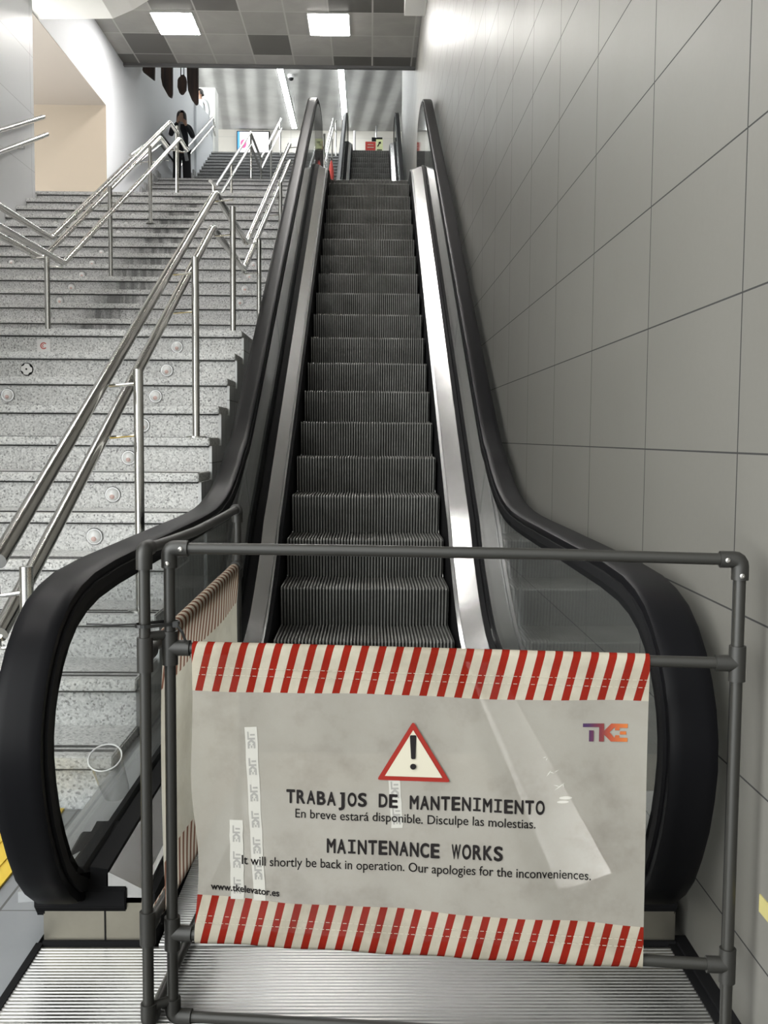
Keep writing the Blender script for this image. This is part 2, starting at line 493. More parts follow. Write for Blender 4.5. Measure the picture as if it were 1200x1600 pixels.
struct('wall_corridor', MB().box(-9.0, -3.8005, 15.145, 15.149, 3.4, 5.774), 'beige', 'beige end wall of the side corridor', 'wall')
struct('ceiling_corridor', MB().box(-9.0, -3.8005, 11.31, 15.144, 5.765, 5.774), 'brown_soffit', 'brownish ceiling of the side corridor', 'ceiling')
struct('floor_corridor', MB().box(-9.0, -3.8, 11.31, 15.144, 3.4, L2 - 0.002).box(-3.81, -3.59, 11.31, 15.15, 3.4, L2 - 0.002), 'granite', 'granite floor of the side corridor', 'floor')
struct('ceiling', MB().box(-4.0, 0.72, 0.6, 16.25, 6.74, 6.95), 'soffit', 'low ceiling of square dark metal panels', 'ceiling')
struct('trim_fascia', MB().box(-3.86, WX, 16.22, 16.29, 6.70, 7.2), simple('fascia_grey', g(0.12), 0.6), 'dark edge strip closing the panelled ceiling', 'trim')
struct('ceiling_hall', MB().box(-9.0, 6.0, 16.3, 34.4, 10.93, 11.2), 'vault', 'ribbed grey concrete ceiling of the upper hall', 'ceiling')
struct('wall_back', MB().box(-9.0, 6.0, 34.0, 34.3, 7.4, 11.0), 'back_tile', 'beige back wall of the upper hall', 'wall')
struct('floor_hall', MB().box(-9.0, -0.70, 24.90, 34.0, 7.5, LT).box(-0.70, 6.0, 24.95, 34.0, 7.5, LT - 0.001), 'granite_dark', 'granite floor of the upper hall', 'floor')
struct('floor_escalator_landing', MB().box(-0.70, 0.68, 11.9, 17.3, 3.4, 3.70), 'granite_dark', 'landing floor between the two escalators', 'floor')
struct('trim_wall_pillar', MB().box(-4.08, -3.70, 25.0, 25.5, 7.70, 9.28), simple('pillar_grey', (0.50, 0.50, 0.48), 0.6), 'pale grey pillar slab at the top of the stairs', 'pillar')
bk = [(-9.0, 6.74), (-3.95, 6.74), (-3.45, 6.66), (-3.0, 6.30), (-2.55, 6.12), (-9.0, 6.25)]
mb = MB().prism([(-7.0, 5.72), (-3.28, 5.79), (-2.95, 5.80), (-2.72, 5.90), (-2.36, 6.12), (-2.36, 6.73), (-7.0, 6.73)], 10.0, 12.2, lambda a, b, d: (a, d, b))
struct('ceiling_bulkhead', mb, 'bulkhead', 'cream plaster bulkhead hanging in the top left corner', 'ceiling', bevel=0.05)
struct('trim_ceiling_corner', MB().box(0.42, WX, 12.2, 13.35, 6.35, 6.73), 'bulkhead', 'small cream beam stub at the top of the right wall', 'trim')
struct('baseboard_right', MB().box(0.657, WX, 1.0, 2.05, -0.02, 0.012), 'black', 'black gap strip between entry plate and right wall', 'trim')
mb = MB()
for k in range(1, 14):
    y, z = F3(k); mb.box(-3.80, -3.765, y - 0.02, y + 0.30, z - 0.1, z + 0.13)
for k in range(1, 16):
    y, z = F4(k); mb.box(-3.80, -3.765, y - 0.02, y + 0.27, z - 0.1, z + 0.13)
struct('baseboard_left', mb, 'granite_dark', 'stepped granite skirting beside the upper stairs', 'baseboard')

# ------------------------------------------------------------------ stairs
def make_flight(label, fn, ks, last_depth, run, mat, x0=SX0, x1=SX1, flank=True, grips=True, floor_z=0.0):
    y0, z0 = fn(ks[0])
    root = thing('stair_flight', label, 'stairs', ((x0 + x1) / 2, y0, floor_z))
    fl = MB()
    prev = floor_z
    for k in ks:
        y, z = fn(k)
        dep = run if k != ks[-1] else last_depth
        st = MB().box(x0, x1, y + 0.024, y + dep + 0.03, prev - 0.02, z - 0.036).build('step', mat, root)
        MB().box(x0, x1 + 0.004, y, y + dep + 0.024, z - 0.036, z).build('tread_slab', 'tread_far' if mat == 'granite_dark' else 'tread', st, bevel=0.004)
        MB().box(x0, x1, y + 0.012, y + 0.03, z - 0.043, z - 0.0365).build('nosing_shadow_strip', 'grip', st)  # black strip drawn in as the shadow line under the nosing
        if grips:
            for d in (0.045, 0.085):
                MB().box(x0, x1 - 0.005, y + d, y + d + 0.018, z - 0.001, z + 0.0018).build('grip_strip', 'grip', st)
        fl.box(x1 - 0.001, x1 + 0.012, y + 0.02, y + dep + 0.03, floor_z - 0.25, z - 0.038)
        prev = z
    if flank: fl.build('side_cladding', 'flank_tile', root)
    return root
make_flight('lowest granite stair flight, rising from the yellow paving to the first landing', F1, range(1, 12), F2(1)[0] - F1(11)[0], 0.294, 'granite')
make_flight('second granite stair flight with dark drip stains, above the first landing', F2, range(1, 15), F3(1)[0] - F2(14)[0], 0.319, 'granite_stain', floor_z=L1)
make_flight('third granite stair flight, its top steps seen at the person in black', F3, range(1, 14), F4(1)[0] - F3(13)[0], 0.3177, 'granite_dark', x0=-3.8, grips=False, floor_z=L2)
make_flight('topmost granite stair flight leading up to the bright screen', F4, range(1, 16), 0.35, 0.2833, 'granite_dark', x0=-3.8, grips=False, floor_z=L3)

t = thing('tactile_paving', 'yellow tactile paving strip at the foot of the granite stairs', 'paving', (-2.0, 2.5, 0))
MB().box(-3.5, -0.822, 2.22, 2.79, 0.0, 0.006).build('base_sheet', 'yellow', t)
mb = MB()
for i in range(11):
    x = -0.86 - 0.05 * i
    mb.box(x - 0.018, x, 2.25, 2.76, 0.006, 0.009)
mb.build('guide_ridges', 'yellow', t)

# ------------------------------------------------------------------ escalator
def arc(y0, z0, a0, a1, r, n):
    """points of a bend starting at (y0,z0) turning from slope a0 to a1 (deg), radius r; turning up if a1>a0"""
    out = []; s = 1 if a1 > a0 else -1
    a0 = math.radians(a0); a1 = math.radians(a1)
    for i in range(1, n + 1):
        a = a0 + (a1 - a0) * i / n
        out.append((y0 + s * r * (math.sin(a) - math.sin(a0)), z0 + s * r * (math.cos(a0) - math.cos(a))))
    return out

SL = 30.22
tg = math.tan(math.radians(SL))
def lower_handrail_path():
    p = [(2.30, .100), (2.16, .085), (2.04, .088), (1.97, .115), (1.915, .155), (1.865, .205), (1.825, .265), (1.79, .33), (1.768, .395), (1.756, .455),
         (1.758, .51), (1.774, .565), (1.80, .61), (1.838, .655), (1.888, .694), (1.95, .725), (2.03, .746), (2.13, .759), (2.30, .765),
         (2.7, .766), (3.1, .766), (3.45, .766), (3.65, .768), (3.82, .773), (3.95, .782), (4.08, .799), (4.2, .820), (4.32, .850), (4.44, .887), (4.56, .931), (4.68, .985), (4.80, 1.045)]
    return p
HZ = lambda y: 1.47 + tg * (y - 5.588)
HR = lower_handrail_path()
HR[-1] = (4.80, HZ(4.80) + 0.012)
HR += [(5.0, HZ(5.0) + 0.003)] + [(5.3 + 0.3 * i, HZ(5.3 + 0.3 * i)) for i in range(18)] + [(10.65, HZ(10.65))]
HR += arc(10.65, HZ(10.65), SL, 0, 1.8, 8)
yt, zt = HR[-1]
HR += [(yt + 0.3, zt)]
cy, cz, cr = yt + 0.3, zt - 0.385, 0.385
HR += [(cy + cr * math.sin(a), cz + cr * math.cos(a)) for a in (PI * i / 12 for i in range(1, 13))] + [(cy - 0.35, cz - cr)]

DZ = lambda y: 1.028 + tg * (y - 5.859)          # deck line on the slope
def deck_path():
    p = [(2.03, .12), (2.6, .12), (3.2, .12), (3.8, .12), (4.05, .126), (4.2, .14), (4.35, .171), (4.5, .222), (4.65, .295), (4.8, .378), (4.95, .468), (5.1, DZ(5.1) + .008)]
    p += [(5.3 + 0.4 * i, DZ(5.3 + 0.4 * i)) for i in range(13)] + [(10.35, DZ(10.35))]
    p += arc(10.35, DZ(10.35), SL, 0, 1.0, 6)
    y, z = p[-1]
    return p + [(11.9, z)]
DK = deck_path()

def interp(path, y):
    for (a, b), (c, d) in zip(path, path[1:]):
        if a <= y <= c and c > a: return b + (d - b) * (y - a) / (c - a)
    return path[0][1] if y < path[0][0] else path[-1][1]

def ribbed_step(width, n, depth=0.41, drop=0.24):
    """one escalator step: comb ribs over the tread, round the nosing and down the riser"""
    prof = [(depth, 0.0), (0.012, 0.0), (0.003, -0.003), (0.0, -0.012), (0.004, -0.07), (0.014, -0.14), (0.030, -drop)]
    nrm = [(0, 1), (0, 1), (-.7, .7), (-1, .1), (-1, 0.1), (-1, .1), (-1, .15)]
    mb = MB(); w = width; p = w / n; xs = []
    for i in range(n):
        a = -w / 2 + i * p
        xs += [(a, 0), (a + p * 0.44, 0), (a + p * 0.48, -1), (a + p * 0.96, -1)]
    xs += [(w / 2 - p * 0.02, 0), (w / 2, 0)]
    R = len(prof); vs = []
    for x, lv in xs:
        for (y, z), (ny, nz) in zip(prof, nrm):
            vs.append((x, y + ny * 0.010 * lv, z + nz * 0.010 * lv))
    fs = []
    for i in range(len(xs) - 1):
        for q in range(R - 1):
            a = i * R + q; fs.append((a, a + 1, a + R + 1, a + R))
    mb.add(vs, fs)
    mb.groove = [xs[i][1] < 0 and xs[i + 1][1] < 0 for i in range(len(xs) - 1) for q in range(R - 1)]
    return mb

def make_escalator(label, steps, half, deck, hand, base_y, panels, plate=None, top_plate=None, n_rib=52, detail=True, gx=0.55):
    root = thing('escalator', label, 'escalator', (0, steps[0][0], base_y))
    st = None
    for i, (y, z) in enumerate(steps):
        if st is None:
            rs = ribbed_step(half * 2 - 0.008, n_rib)
            st = rs.build('step', 'step', root, local=True)
            st.data.materials.append(M['groove'])  # black groove floors deepen the shade between the ribs by colour
            for pl, gv in zip(st.data.polygons, rs.groove): pl.material_index = 1 if gv else 0
            first = st
        else:
            st = first.copy(); COL.objects.link(st); st.parent = root
        w = wloc(root); st.location = (0, y - w.y, z - w.z)
    bottoms = [(y, z - 0.34) for y, z in deck]
    for s in (-1, 1):
        side = 1 if s > 0 else -1
        mp = lambda xs: [(side * a, b) for a, b in xs]
        k = half - 0.40
        # inner deck: slightly tilted steel cover between the skirt and the glass
        i0, i1 = (0.428, 0.520) if s > 0 else (0.438, 0.505)
        prof = mp([(i0 + k, -0.012), (i0 + .002 + k, 0.0), (i1 + k * .5, 0.034), (i1 + .005 + k * .5, 0.030), (i1 + .005 + k * .5, -0.03), (i0 + .002 + k, -0.03)])
        MB().sweep_yz(deck, prof, 0).build('inner_deck', 'deck_steel', root, smooth=30)
        prof = mp([(0.408 + k, -0.36), (0.412 + k, -0.010), (i0 + .001 + k, -0.010), (i0 + .001 + k, -0.36)])
        MB().sweep_yz(deck, prof, 0).build('skirt_panel', 'black', root, smooth=30)
        prof = mp([(i0 - (.015 if s > 0 else .009) + k, -0.020), (i0 - (.015 if s > 0 else .009) + k, 0.001), (i0 + k, 0.004), (i0 + k, -0.020)])
        MB().sweep_yz(deck, prof, 0).build('skirt_edge', 'steel', root, smooth=30)
        ci = i1 + .002
        prof = mp([(ci, 0.0), (ci, 0.040), (gx - 0.007, 0.046), (gx - 0.007, 0.02), (gx + 0.007, 0.02), (gx + 0.007, 0.046), (gx + 0.019, 0.046), (gx + 0.019, 0.0)])
        MB().sweep_yz(deck, prof, 0).build('glass_channel', 'black', root, smooth=30)
        prof = mp([(gx + 0.015, -0.02), (gx + 0.015, 0.012), (0.668, -0.012), (0.676, -0.02), (0.676, -0.05)])
        if detail: prof = mp([(gx + 0.015, -0.02), (gx + 0.015, 0.012), (0.655 if s > 0 else 0.690, -0.008), (0.655 if s > 0 else 0.690, -0.03)])
        MB().sweep_yz(deck, prof, 0).build('outer_deck', 'steel', root, smooth=30)
        # handrail belt
        hp = [(-.0445, -.013), (-.043, -.005), (-.036, -.001), (-.02, 0), (.02, 0), (.036, -.001), (.043, -.005), (.0445, -.013), (.043, -.028), (.036, -.034), (.016, -.034), (.016, -.022), (-.016, -.022), (-.016, -.034), (-.036, -.034), (-.043, -.028)]
        MB().sweep_yz(hand, hp, side * 0.595).build('handrail', 'rubber', root, smooth=35)
        hp = [(-.030, -.023), (.024, -.023), (.024, -.060), (-.030, -.060)] if s > 0 else [(-.024, -.023), (.030, -.023), (.030, -.060), (-.024, -.060)]
        MB().sweep_yz(hand, hp, side * 0.575).build('handrail_track', 'black', root, smooth=35)
        for pan in panels:
            m = MB(); n = len(pan); vs = []; fs = []
            for (lo, hi) in pan:
                for x in (side * (gx - 0.005), side * (gx + 0.005)):
                    vs.append((x, lo[0], lo[1])); vs.append((x, hi[0], hi[1]))
            for i in range(n - 1):
                a = i * 4; fs += [(a, a + 1, a + 5, a + 4), (a + 2, a + 6, a + 7, a + 3), (a + 1, a + 3, a + 7, a + 5), (a, a + 4, a + 6, a + 2)]
            fs += [(0, 2, 3, 1), ((n - 1) * 4, (n - 1) * 4 + 1, (n - 1) * 4 + 3, (n - 1) * 4 + 2)]
            m.add(vs, fs).build('glass_panel', 'glass', root)
    return root

# step nosings: entry, bend, slope, upper bend
ST = [(3.30, 0.0), (3.70, 0.004), (4.09, 0.045), (4.44, 0.150), (4.80, 0.332), (5.17, 0.525)]
ST += [(5.859 + 0.3465 * (k - 3), 0.928 + 0.2018 * (k - 3)) for k in range(2, 17)]
ST += [(10.74, 3.68), (11.14, 3.70)]

# the glass: front panel follows the newel loop, then panels along the slope, cut square to it
def inner(path, d):
    out = []
    for i, p in enumerate(path):
        a = Vector(path[max(0, i - 1)]); b = Vector(path[min(len(path) - 1, i + 1)]); t = (b - a).normalized()
        out.append((p[0] + t.y * d, p[1] - t.x * d))
    return out
HI = inner(HR, 0.045)
DI = [(y, z + 0.02) for y, z in DK]
def hz(y):
    best = None
    for (a, b), (c, d) in zip(HI[14:], HI[15:]):
        if a <= y <= c: return b + (d - b) * (y - a) / (c - a)
    return HI[-16][1]
panels = []
pan = []
for p in HI[3:19]:
    pan.append(((max(2.06, p[0]), 0.14), p))
pan[0] = ((2.06, 0.13), (2.04, 0.135))
pan += [((y, interp(DI, y)), (y, hz(y))) for y in (2.5, 2.9, 3.3, 3.55)]
panels.append(pan)
def cut(l0, u0, l1, u1, n=10):
    out = []
    for i in range(n + 1):
        f = i / n; yl = l0 + (l1 - l0) * f; yu = u0 + (u1 - u0) * f
        out.append(((yl, interp(DI, yl)), (yu, hz(yu))))
    return out
joints = [(3.556, 3.556), (5.02, 4.66), (6.62, 6.26), (8.22, 7.86), (9.82, 9.46)]
for (a, b), (c, d) in zip(joints, joints[1:]):
    panels.append(cut(a + 0.003, b + 0.003, c - 0.003, d - 0.003))
pan = cut(9.823, 9.463, 11.45, 11.3, 12)
for i in range(1, 9):
    a = PI * i / 12
    pan.append(((min(11.88, 11.5 + 0.05 * i), interp(DI, 11.6)), (cy + (cr - .045) * math.sin(a), cz + (cr - .045) * math.cos(a))))
panels.append(pan)
esc = make_escalator('nearest escalator, stopped, its foot closed off behind the striped barrier', ST, 0.40, DK, HR, 0.0, panels)
# newel bases, entry plate, exit plate
for s in (-1, 1):
    x0, x1 = (0.412, 0.655)
    xa, xb = (x0, x1) if s > 0 else (-0.640, -0.412)
    b = MB().box(xa, xb, 2.03, 2.9, 0.0, 0.105).build('newel_base', 'dirty_steel', esc, bevel=0.004)
    xm = (xa + xb) / 2 + 0.012
    MB().box(xm - 0.0015, xm + 0.0015, 2.0285, 2.031, 0.004, 0.10).build('seam', 'black', b)
    MB().box(xa, xb, 2.024, 2.03, 0.0, 0.012).build('foot_gasket', 'black', b)
    MB().prism_x([(2.032, 0.070), (2.020, 0.085), (2.020, 0.120), (2.036, 0.128), (2.036, 0.06)], 0.47 if s > 0 else -0.655, 0.655 if s > 0 else -0.47).build('handrail_inlet', 'black', b, bevel=0.003)
    MB().box(xa if s > 0 else -0.69, 0.655 if s > 0 else xa + 0.005, 2.2 if s < 0 else 2.9, 4.2, 0.0, 0.10).build('deck_support', 'dirty_steel', esc)
mb = MB()
def corrug(y0, y1, pitch, x0, x1, z):
    n = int((y1 - y0) / pitch); prof = []
    for i in range(n):
        y = y0 + i * pitch
        prof += [(y, z - 0.0035), (y + pitch * 0.22, z - 0.0035), (y + pitch * 0.36, z), (y + pitch * 0.86, z)]
    prof += [(y1, z - 0.0035), (y1, z - 0.03), (y0, z - 0.03)]
    return prof
mb = MB().prism_x(corrug(0.9, 2.024, 0.0115, 0, 0, 0.004), -0.640, 0.640)
mb.build('entry_plate', 'alu', esc)
MB().prism_x(corrug(2.026, 2.95, 0.0115, 0, 0, 0.004), -0.405, 0.405).build('comb_plate', 'alu', esc)
MB().box(-0.405, 0.405, 2.952, 3.30, -0.03, 0.004).build('comb', 'dirty_steel', esc)
MB().box(-0.655, -0.640, 0.9, 2.03, -0.03, 0.006).build('plate_frame', 'black', esc)
MB().box(0.640, 0.657, 0.9, 2.03, -0.03, 0.006).build('plate_frame', 'black', esc)
MB().box(-0.405, 0.405, 11.52, 12.3, 3.66, 3.704).build('exit_plate', 'alu', esc)
mb = MB()
for s in (-1, 1):
    mb = MB().prism_x([(4.1, -0.2)] + [(y, z - 0.03) for y, z in DK if y > 4.0] + [(11.9, 3.3), (10.6, 2.9)], s * 0.668, s * 0.676 if s < 0 else s * 0.660)
    mb.build('side_cladding', 'steel', esc)
mb = MB().prism_x([(3.6, -0.6), (3.6, -0.32)] + [(y, z - 0.30) for y, z in ST[2:]] + [(11.8, 3.3), (10.6, 2.6)], -0.405, 0.405)
mb.build('truss_pan', 'groove', esc)

# upper escalator
def lift(path, y0, z0): return [(y + y0, z + z0) for y, z in path]
S2Y = 17.55
ST2 = [(S2Y + 0.3465 * k, 3.85 + 0.2018 * k) for k in range(0, 19)] + [(24.15, 7.64), (24.5, 7.69), (24.9, 7.70)]
DK2 = [(16.9, 3.9), (17.3, 3.92)] + [(17.7 + 0.7 * i, 4.04 + tg * 0.7 * i) for i in range(9)] + [(23.9, 7.62), (24.3, 7.83), (24.7, 7.90), (25.3, 7.90)]
HR2 = [(16.6, 4.55), (17.3, 4.58)] + [(17.7 + 0.7 * i, 4.76 + tg * 0.7 * i) for i in range(9)] + [(23.9, 8.36), (24.3, 8.53), (24.7, 8.60), (25.2, 8.60)] + \
      [(25.2 + 0.33 * math.sin(PI * i / 8), 8.27 + 0.33 * math.cos(PI * i / 8)) for i in range(1, 9)]
HI2 = inner(HR2, 0.045)
pan2 = [((y, interp(DK2, y) + 0.02), (y, interp(HI2[:16], y))) for y in (17.4, 18.4, 19.4, 20.4, 21.4, 22.4, 23.4, 24.0, 24.6, 25.2)]
esc2 = make_escalator('upper escalator in the distance, its last steps seen beyond the first', ST2, 0.42, DK2, HR2, 3.70, [pan2], n_rib=40, detail=False, gx=0.56)
MB().box(-0.42, 0.42, 25.0, 26.0, 7.66, 7.712).build('exit_plate', 'alu', esc2)
MB().prism_x([(16.9, 3.5)] + [(y, z - 0.03) for y, z in DK2] + [(25.3, 7.3)], -0.69, -0.682).build('side_cladding', 'steel', esc2)
MB().prism_x([(17.4, 3.4)] + [(y, z - 0.30) for y, z in ST2] + [(25.0, 7.2)], -0.425, 0.425).build('truss_pan', 'groove', esc2)

# ------------------------------------------------------------------ stair handrails
def smooth_path(pts, r=0.06, n=5):
    P = [Vector(p) for p in pts]; out = [P[0]]
    for a, b, c in zip(P, P[1:], P[2:]):
        d1 = (a - b); d2 = (c - b); q = min(r, d1.length * .45, d2.length * .45)
        p0 = b + d1.normalized() * q; p2 = b + d2.normalized() * q
        for i in range(n + 1):
            f = i / n; out.append(p0 * (1 - f) ** 2 + b * 2 * f * (1 - f) + p2 * f * f)
    return out + [P[-1]]

def post_part(root, x, y, z0, z1, brackets, r=0.0165, flange=True):
    p = MB().cyl((x, y, z0), (x, y, z1), r, 18).build('post', 'chrome', root, smooth=40)
    if flange:
        MB().lathe([(0.045, 0), (0.045, 0.006), (0.03, 0.009), (r + .003, 0.009)], (x, y, z0), (0, 0, 1), 20).build('base_flange', 'chrome', p, smooth=40)
    for (bx, by, bz) in brackets:
        MB().tube(smooth_path([(x, y, bz - 0.025), ((x + bx) / 2, (y + by) / 2, bz - 0.03), (bx, by, bz - 0.035), (bx, by, bz - 0.01)], 0.02, 3), 0.0055, 8).build('bracket', 'chrome', p, smooth=40)
    return p

def rail_part(root, name, pts, r=0.0215, bend=0.05):
    MB().tube(smooth_path(pts, bend, 5), r, 16).build(name, 'chrome', root, smooth=40)

def rz(path, y):
    for a, b in zip(path, path[1:]):
        lo, hi = sorted((a[1], b[1]))
        if lo <= y <= hi: return a[2] + (b[2] - a[2]) * ((y - a[1]) / (b[1] - a[1]) if b[1] != a[1] else 0)
    return path[-1][2]

# rail beside the escalator
X = -0.87
up = [(X, 2.45, 0.738), (X, 5.96, 2.418), (X, 7.45, 2.418), (X, 11.35, 4.19)]
lo = [(X, 2.45, 0.560), (X, 5.86, 2.205), (X, 7.29, 2.205), (X, 11.35, 4.01)]
t = thing('stair_handrail', 'double steel handrail on posts nearest the escalator, zigzagging up the granite stairs', 'handrail', (X, 2.45, 0))
rail_part(t, 'upper_rail', up); rail_part(t, 'lower_rail', lo)
for (y, z0, z1) in ((2.45, 0.0, 0.725), (3.50, 0.438, 1.263), (4.65, 1.032, 1.835), (5.92, 1.626, 2.335), (7.30, 1.73, 2.411), (9.02, 2.47, 3.225), (11.35, 3.662, 4.20)):
    post_part(t, -0.802 if y < 3 else -0.765, y, z0, z1, [(X, y, rz(up, y) - (.05 if y < 3 else 0)), (X, y, rz(lo, y))])
# rail in the middle of the stairs
X = -2.10
up = [(X, 3.0, 2.34), (X, 6.92, 2.338), (X, 11.05, 4.325), (X, 11.5, 4.33)]
t = thing('stair_handrail', 'triple steel handrail standing in the middle of the lower stairs', 'handrail', (X, 6.8, L1))
rail_part(t, 'upper_rail', up, 0.020)
lo1 = [(X + .10, 3.0, 2.17), (X + .10, 6.86, 2.168), (X + .10, 11.05, 4.155), (X + .10, 11.5, 4.16)]
lo2 = [(X - .10, 3.0, 2.225), (X - .10, 7.05, 2.225), (X - .10, 11.05, 4.165), (X - .10, 11.5, 4.17)]
rail_part(t, 'lower_rail', lo1, 0.020); rail_part(t, 'lower_rail', lo2, 0.020)
for (y, z0, z1) in ((6.83, 1.626, 2.235), (8.5, 2.325, 3.05), (10.05, 3.07, 3.80), (11.45, 3.662, 4.40)):
    post_part(t, X, y, z0, z1, [(X + .10, y, rz(lo1, y)), (X - .10, y, rz(lo2, y))], 0.018)
post_part(t, X, 5.0, F1(8)[1], 2.32, [], 0.018)
# wall rails on the left
t = thing('wall_handrail', 'pair of steel rails fixed to the white tiled left wall', 'handrail', (-3.52, 7, 2))
def wr(y, z): return (-3.52, y, z)
rail_part(t, 'upper_rail', [wr(7.2, 2.80), wr(11.35, 4.45)], 0.026)
rail_part(t, 'lower_rail', [wr(7.2, 2.60), wr(11.47, 4.30)], 0.026)
for y in (8.0, 9.4, 10.75):
    z = 2.60 + (y - 7.2) * 0.398
    MB().tube([(-3.605, y, z - 0.06), (-3.53, y, z - 0.06), (-3.52, y, z)], 0.008, 8).build('bracket', 'chrome', t, smooth=40)
# upper flights
def upper_rail_set(label, x, post_x, r=0.024):
    up = [(x, 13.9, L2 + 0.75), (x, 14.4, L2 + 0.80), (x, 18.55, L3 + 0.80), (x, 20.25, L3 + 0.80), (x, 24.75, LT + 0.80)]
    lo = [(x + .0, y, z - 0.22) for _, y, z in up]
    t = thing('stair_handrail', label, 'handrail', (x, 13.9, L2))
    rail_part(t, 'upper_rail', up, r); rail_part(t, 'lower_rail', lo, r)
    for (y, z) in ((14.2, L2), (16.0, F3(4)[1]), (18.6, L3), (20.3, L3), (22.3, F4(6)[1]), (24.6, F4(14)[1])):
        post_part(t, post_x, y, z, rz(up, y), [], 0.019, False)
    return t
upper_rail_set('distant double steel handrail in the middle of the upper stairs, in front of the screen', -2.12, -2.12)
upper_rail_set('distant double steel handrail right of the upper stairs, behind the escalator glass', -0.90, -0.82)
x = -3.70
up = [(x, 16.2, 5.35), (x, 18.5, 6.35), (x, 20.2, 6.38), (x, 24.6, 8.47), (x, 24.95, 8.35)]
t = thing('wall_handrail', 'pair of steel rails along the white wall left of the person in black', 'handrail', (x, 16, 5))
rail_part(t, 'upper_rail', up, 0.025); rail_part(t, 'lower_rail', [(a, b, c - 0.2) for a, b, c in up], 0.025)
for y in (17.0, 19.3, 21.5, 23.8):
    MB().tube([(-3.80, y, rz(up, y) - 0.28), (-3.71, y, rz(up, y) - 0.28), (x, y, rz(up, y) - 0.2)], 0.009, 8).build('bracket', 'chrome', t, smooth=40)

# ------------------------------------------------------------------ discs on the risers
M['disc'] = simple('frosted_disc', (0.90, 0.90, 0.89), 0.16, 0.0, 0.6)
M['disc_rim'] = simple('disc_rim_metal', (0.50, 0.50, 0.50), 0.3, 0.8)
M['pink'] = simple('pinkish_lamp', (0.72, 0.52, 0.48), 0.5)
M['white_plate'] = simple('white_plate', (0.88, 0.87, 0.86), 0.4)
def dome(y, z, x, label, group):
    t = thing('riser_disc', label, 'disc', (x, y, z), 0, group)
    a = (0, -1, 0)
    MB().lathe([(0.034, -0.001), (0.034, 0.004), (0.031, 0.007), (0.027, 0.007)], (x, y, z), a, 22).build('rim', 'disc_rim', t, smooth=40)
    MB().lathe([(0.028, 0.005), (0.026, 0.011), (0.019, 0.017), (0.009, 0.020), (0.001, 0.021)], (x, y, z), a, 22).build('lens', 'disc', t, smooth=60)
    MB().lathe([(0.011, 0.018), (0.009, 0.0215), (0.001, 0.022)], (x + 0.001, y, z - 0.008), a, 10).build('lamp', 'pink', t, smooth=60)
    return t
face1 = lambda k: (F1(k)[0] + 0.024, F1(k)[1] - 0.092)
face2 = lambda j: (F2(j)[0] + 0.024, F2(j)[1] - 0.088)
for k in range(5, 12):
    y, z = face1(k)
    dome(y, z, -1.06, 'round frosted disc on the %s riser of the lowest flight, beside the near handrail' % ORD[k], 'frosted discs on the lowest flight')
y, z = face1(9); dome(y, z, -1.80, 'round frosted disc at the left picture edge, two steps below the square plate', 'frosted discs on the lowest flight')
y, z = face1(11)
t = thing('riser_plate', 'white square plate with a red swirl on the top riser of the lowest flight', 'plate', (-1.80, y, z))
MB().box(-1.838, -1.762, y - 0.006, y + 0.001, z - 0.038, z + 0.038).build('plate', 'white_plate', t, bevel=0.002)
mb = MB()
for i in range(14):
    a0 = math.radians(40 + i * 20); a1 = a0 + math.radians(20)
    q = [(math.cos(a0) * .019, math.sin(a0) * .019), (math.cos(a1) * .019, math.sin(a1) * .019), (math.cos(a1) * .013, math.sin(a1) * .013), (math.cos(a0) * .013, math.sin(a0) * .013)]
    mb.prism(q, y - 0.0075, y - 0.006, lambda a, b, d: (-1.80 + a, d, z + b))
for i in range(8):
    a0 = math.radians(90 + i * 22); a1 = a0 + math.radians(22)
    q = [(math.cos(a0) * .009, math.sin(a0) * .009), (math.cos(a1) * .009, math.sin(a1) * .009), (math.cos(a1) * .005, math.sin(a1) * .005), (math.cos(a0) * .005, math.sin(a0) * .005)]
    mb.prism(q, y - 0.0075, y - 0.006, lambda a, b, d: (-1.80 + a, d, z + b))
mb.build('swirl', simple('red_swirl', (0.55, 0.12, 0.10), 0.6), t)
y, z = face1(10)
t = thing('riser_mount', 'bare notched white disc mount on the riser just below the square plate', 'mount', (-1.80, y, z))
MB().lathe([(0.034, 0), (0.034, 0.003), (0.030, 0.004)], (-1.80, y, z), (0, -1, 0), 24).build('backing', 'black', t, smooth=40)
poly = []
for i in range(24):
    a = 2 * PI * i / 24; rr = 0.030 if i % 6 not in (2, 3) else 0.024
    poly.append((rr * math.cos(a), rr * math.sin(a)))
MB().prism(poly, y - 0.004, y - 0.009, lambda a, b, d: (-1.80 + a, d, z + b)).build('notched_disc', 'white_plate', t)
MB().lathe([(0.005, 0), (0.005, 0.002)], (-1.80, y - 0.009, z), (0, -1, 0), 10).build('hole', 'black', t)
COLS = ((-1.005, 'column nearest escalator', [j for j in range(2, 15) if j != 8]), (-1.712, 'column left of near handrail', [j for j in range(2, 15)]),
        (-2.412, 'column left of drip stains', [j for j in range(2, 14)]), (-3.11, 'leftmost column by white wall', [7, 11, 12, 13, 14]))
for x, cn, js in COLS:
    for j in js:
        y, z = face2(j)
        if (x, j) in ((-1.712, 10), (-1.005, 12)):
            t = thing('riser_plate', 'small white square plate on the %s riser of the second flight' % ORD[j], 'plate', (x, y, z))
            MB().box(x - 0.036, x + 0.036, y - 0.006, y + 0.001, z - 0.034, z + 0.034).build('plate', 'white_plate', t, bevel=0.002)
            MB().lathe([(0.015, 0), (0.015, 0.002)], (x, y - 0.006, z), (0, -1, 0), 14).build('lamp', 'pink', t)
        else:
            dome(y, z, x, 'frosted disc on %s riser of second flight, %s' % (ORD[j], cn), 'frosted discs on the second flight')
M['bright_dot'] = simple('pale_disc', (0.80, 0.80, 0.80), 0.3)
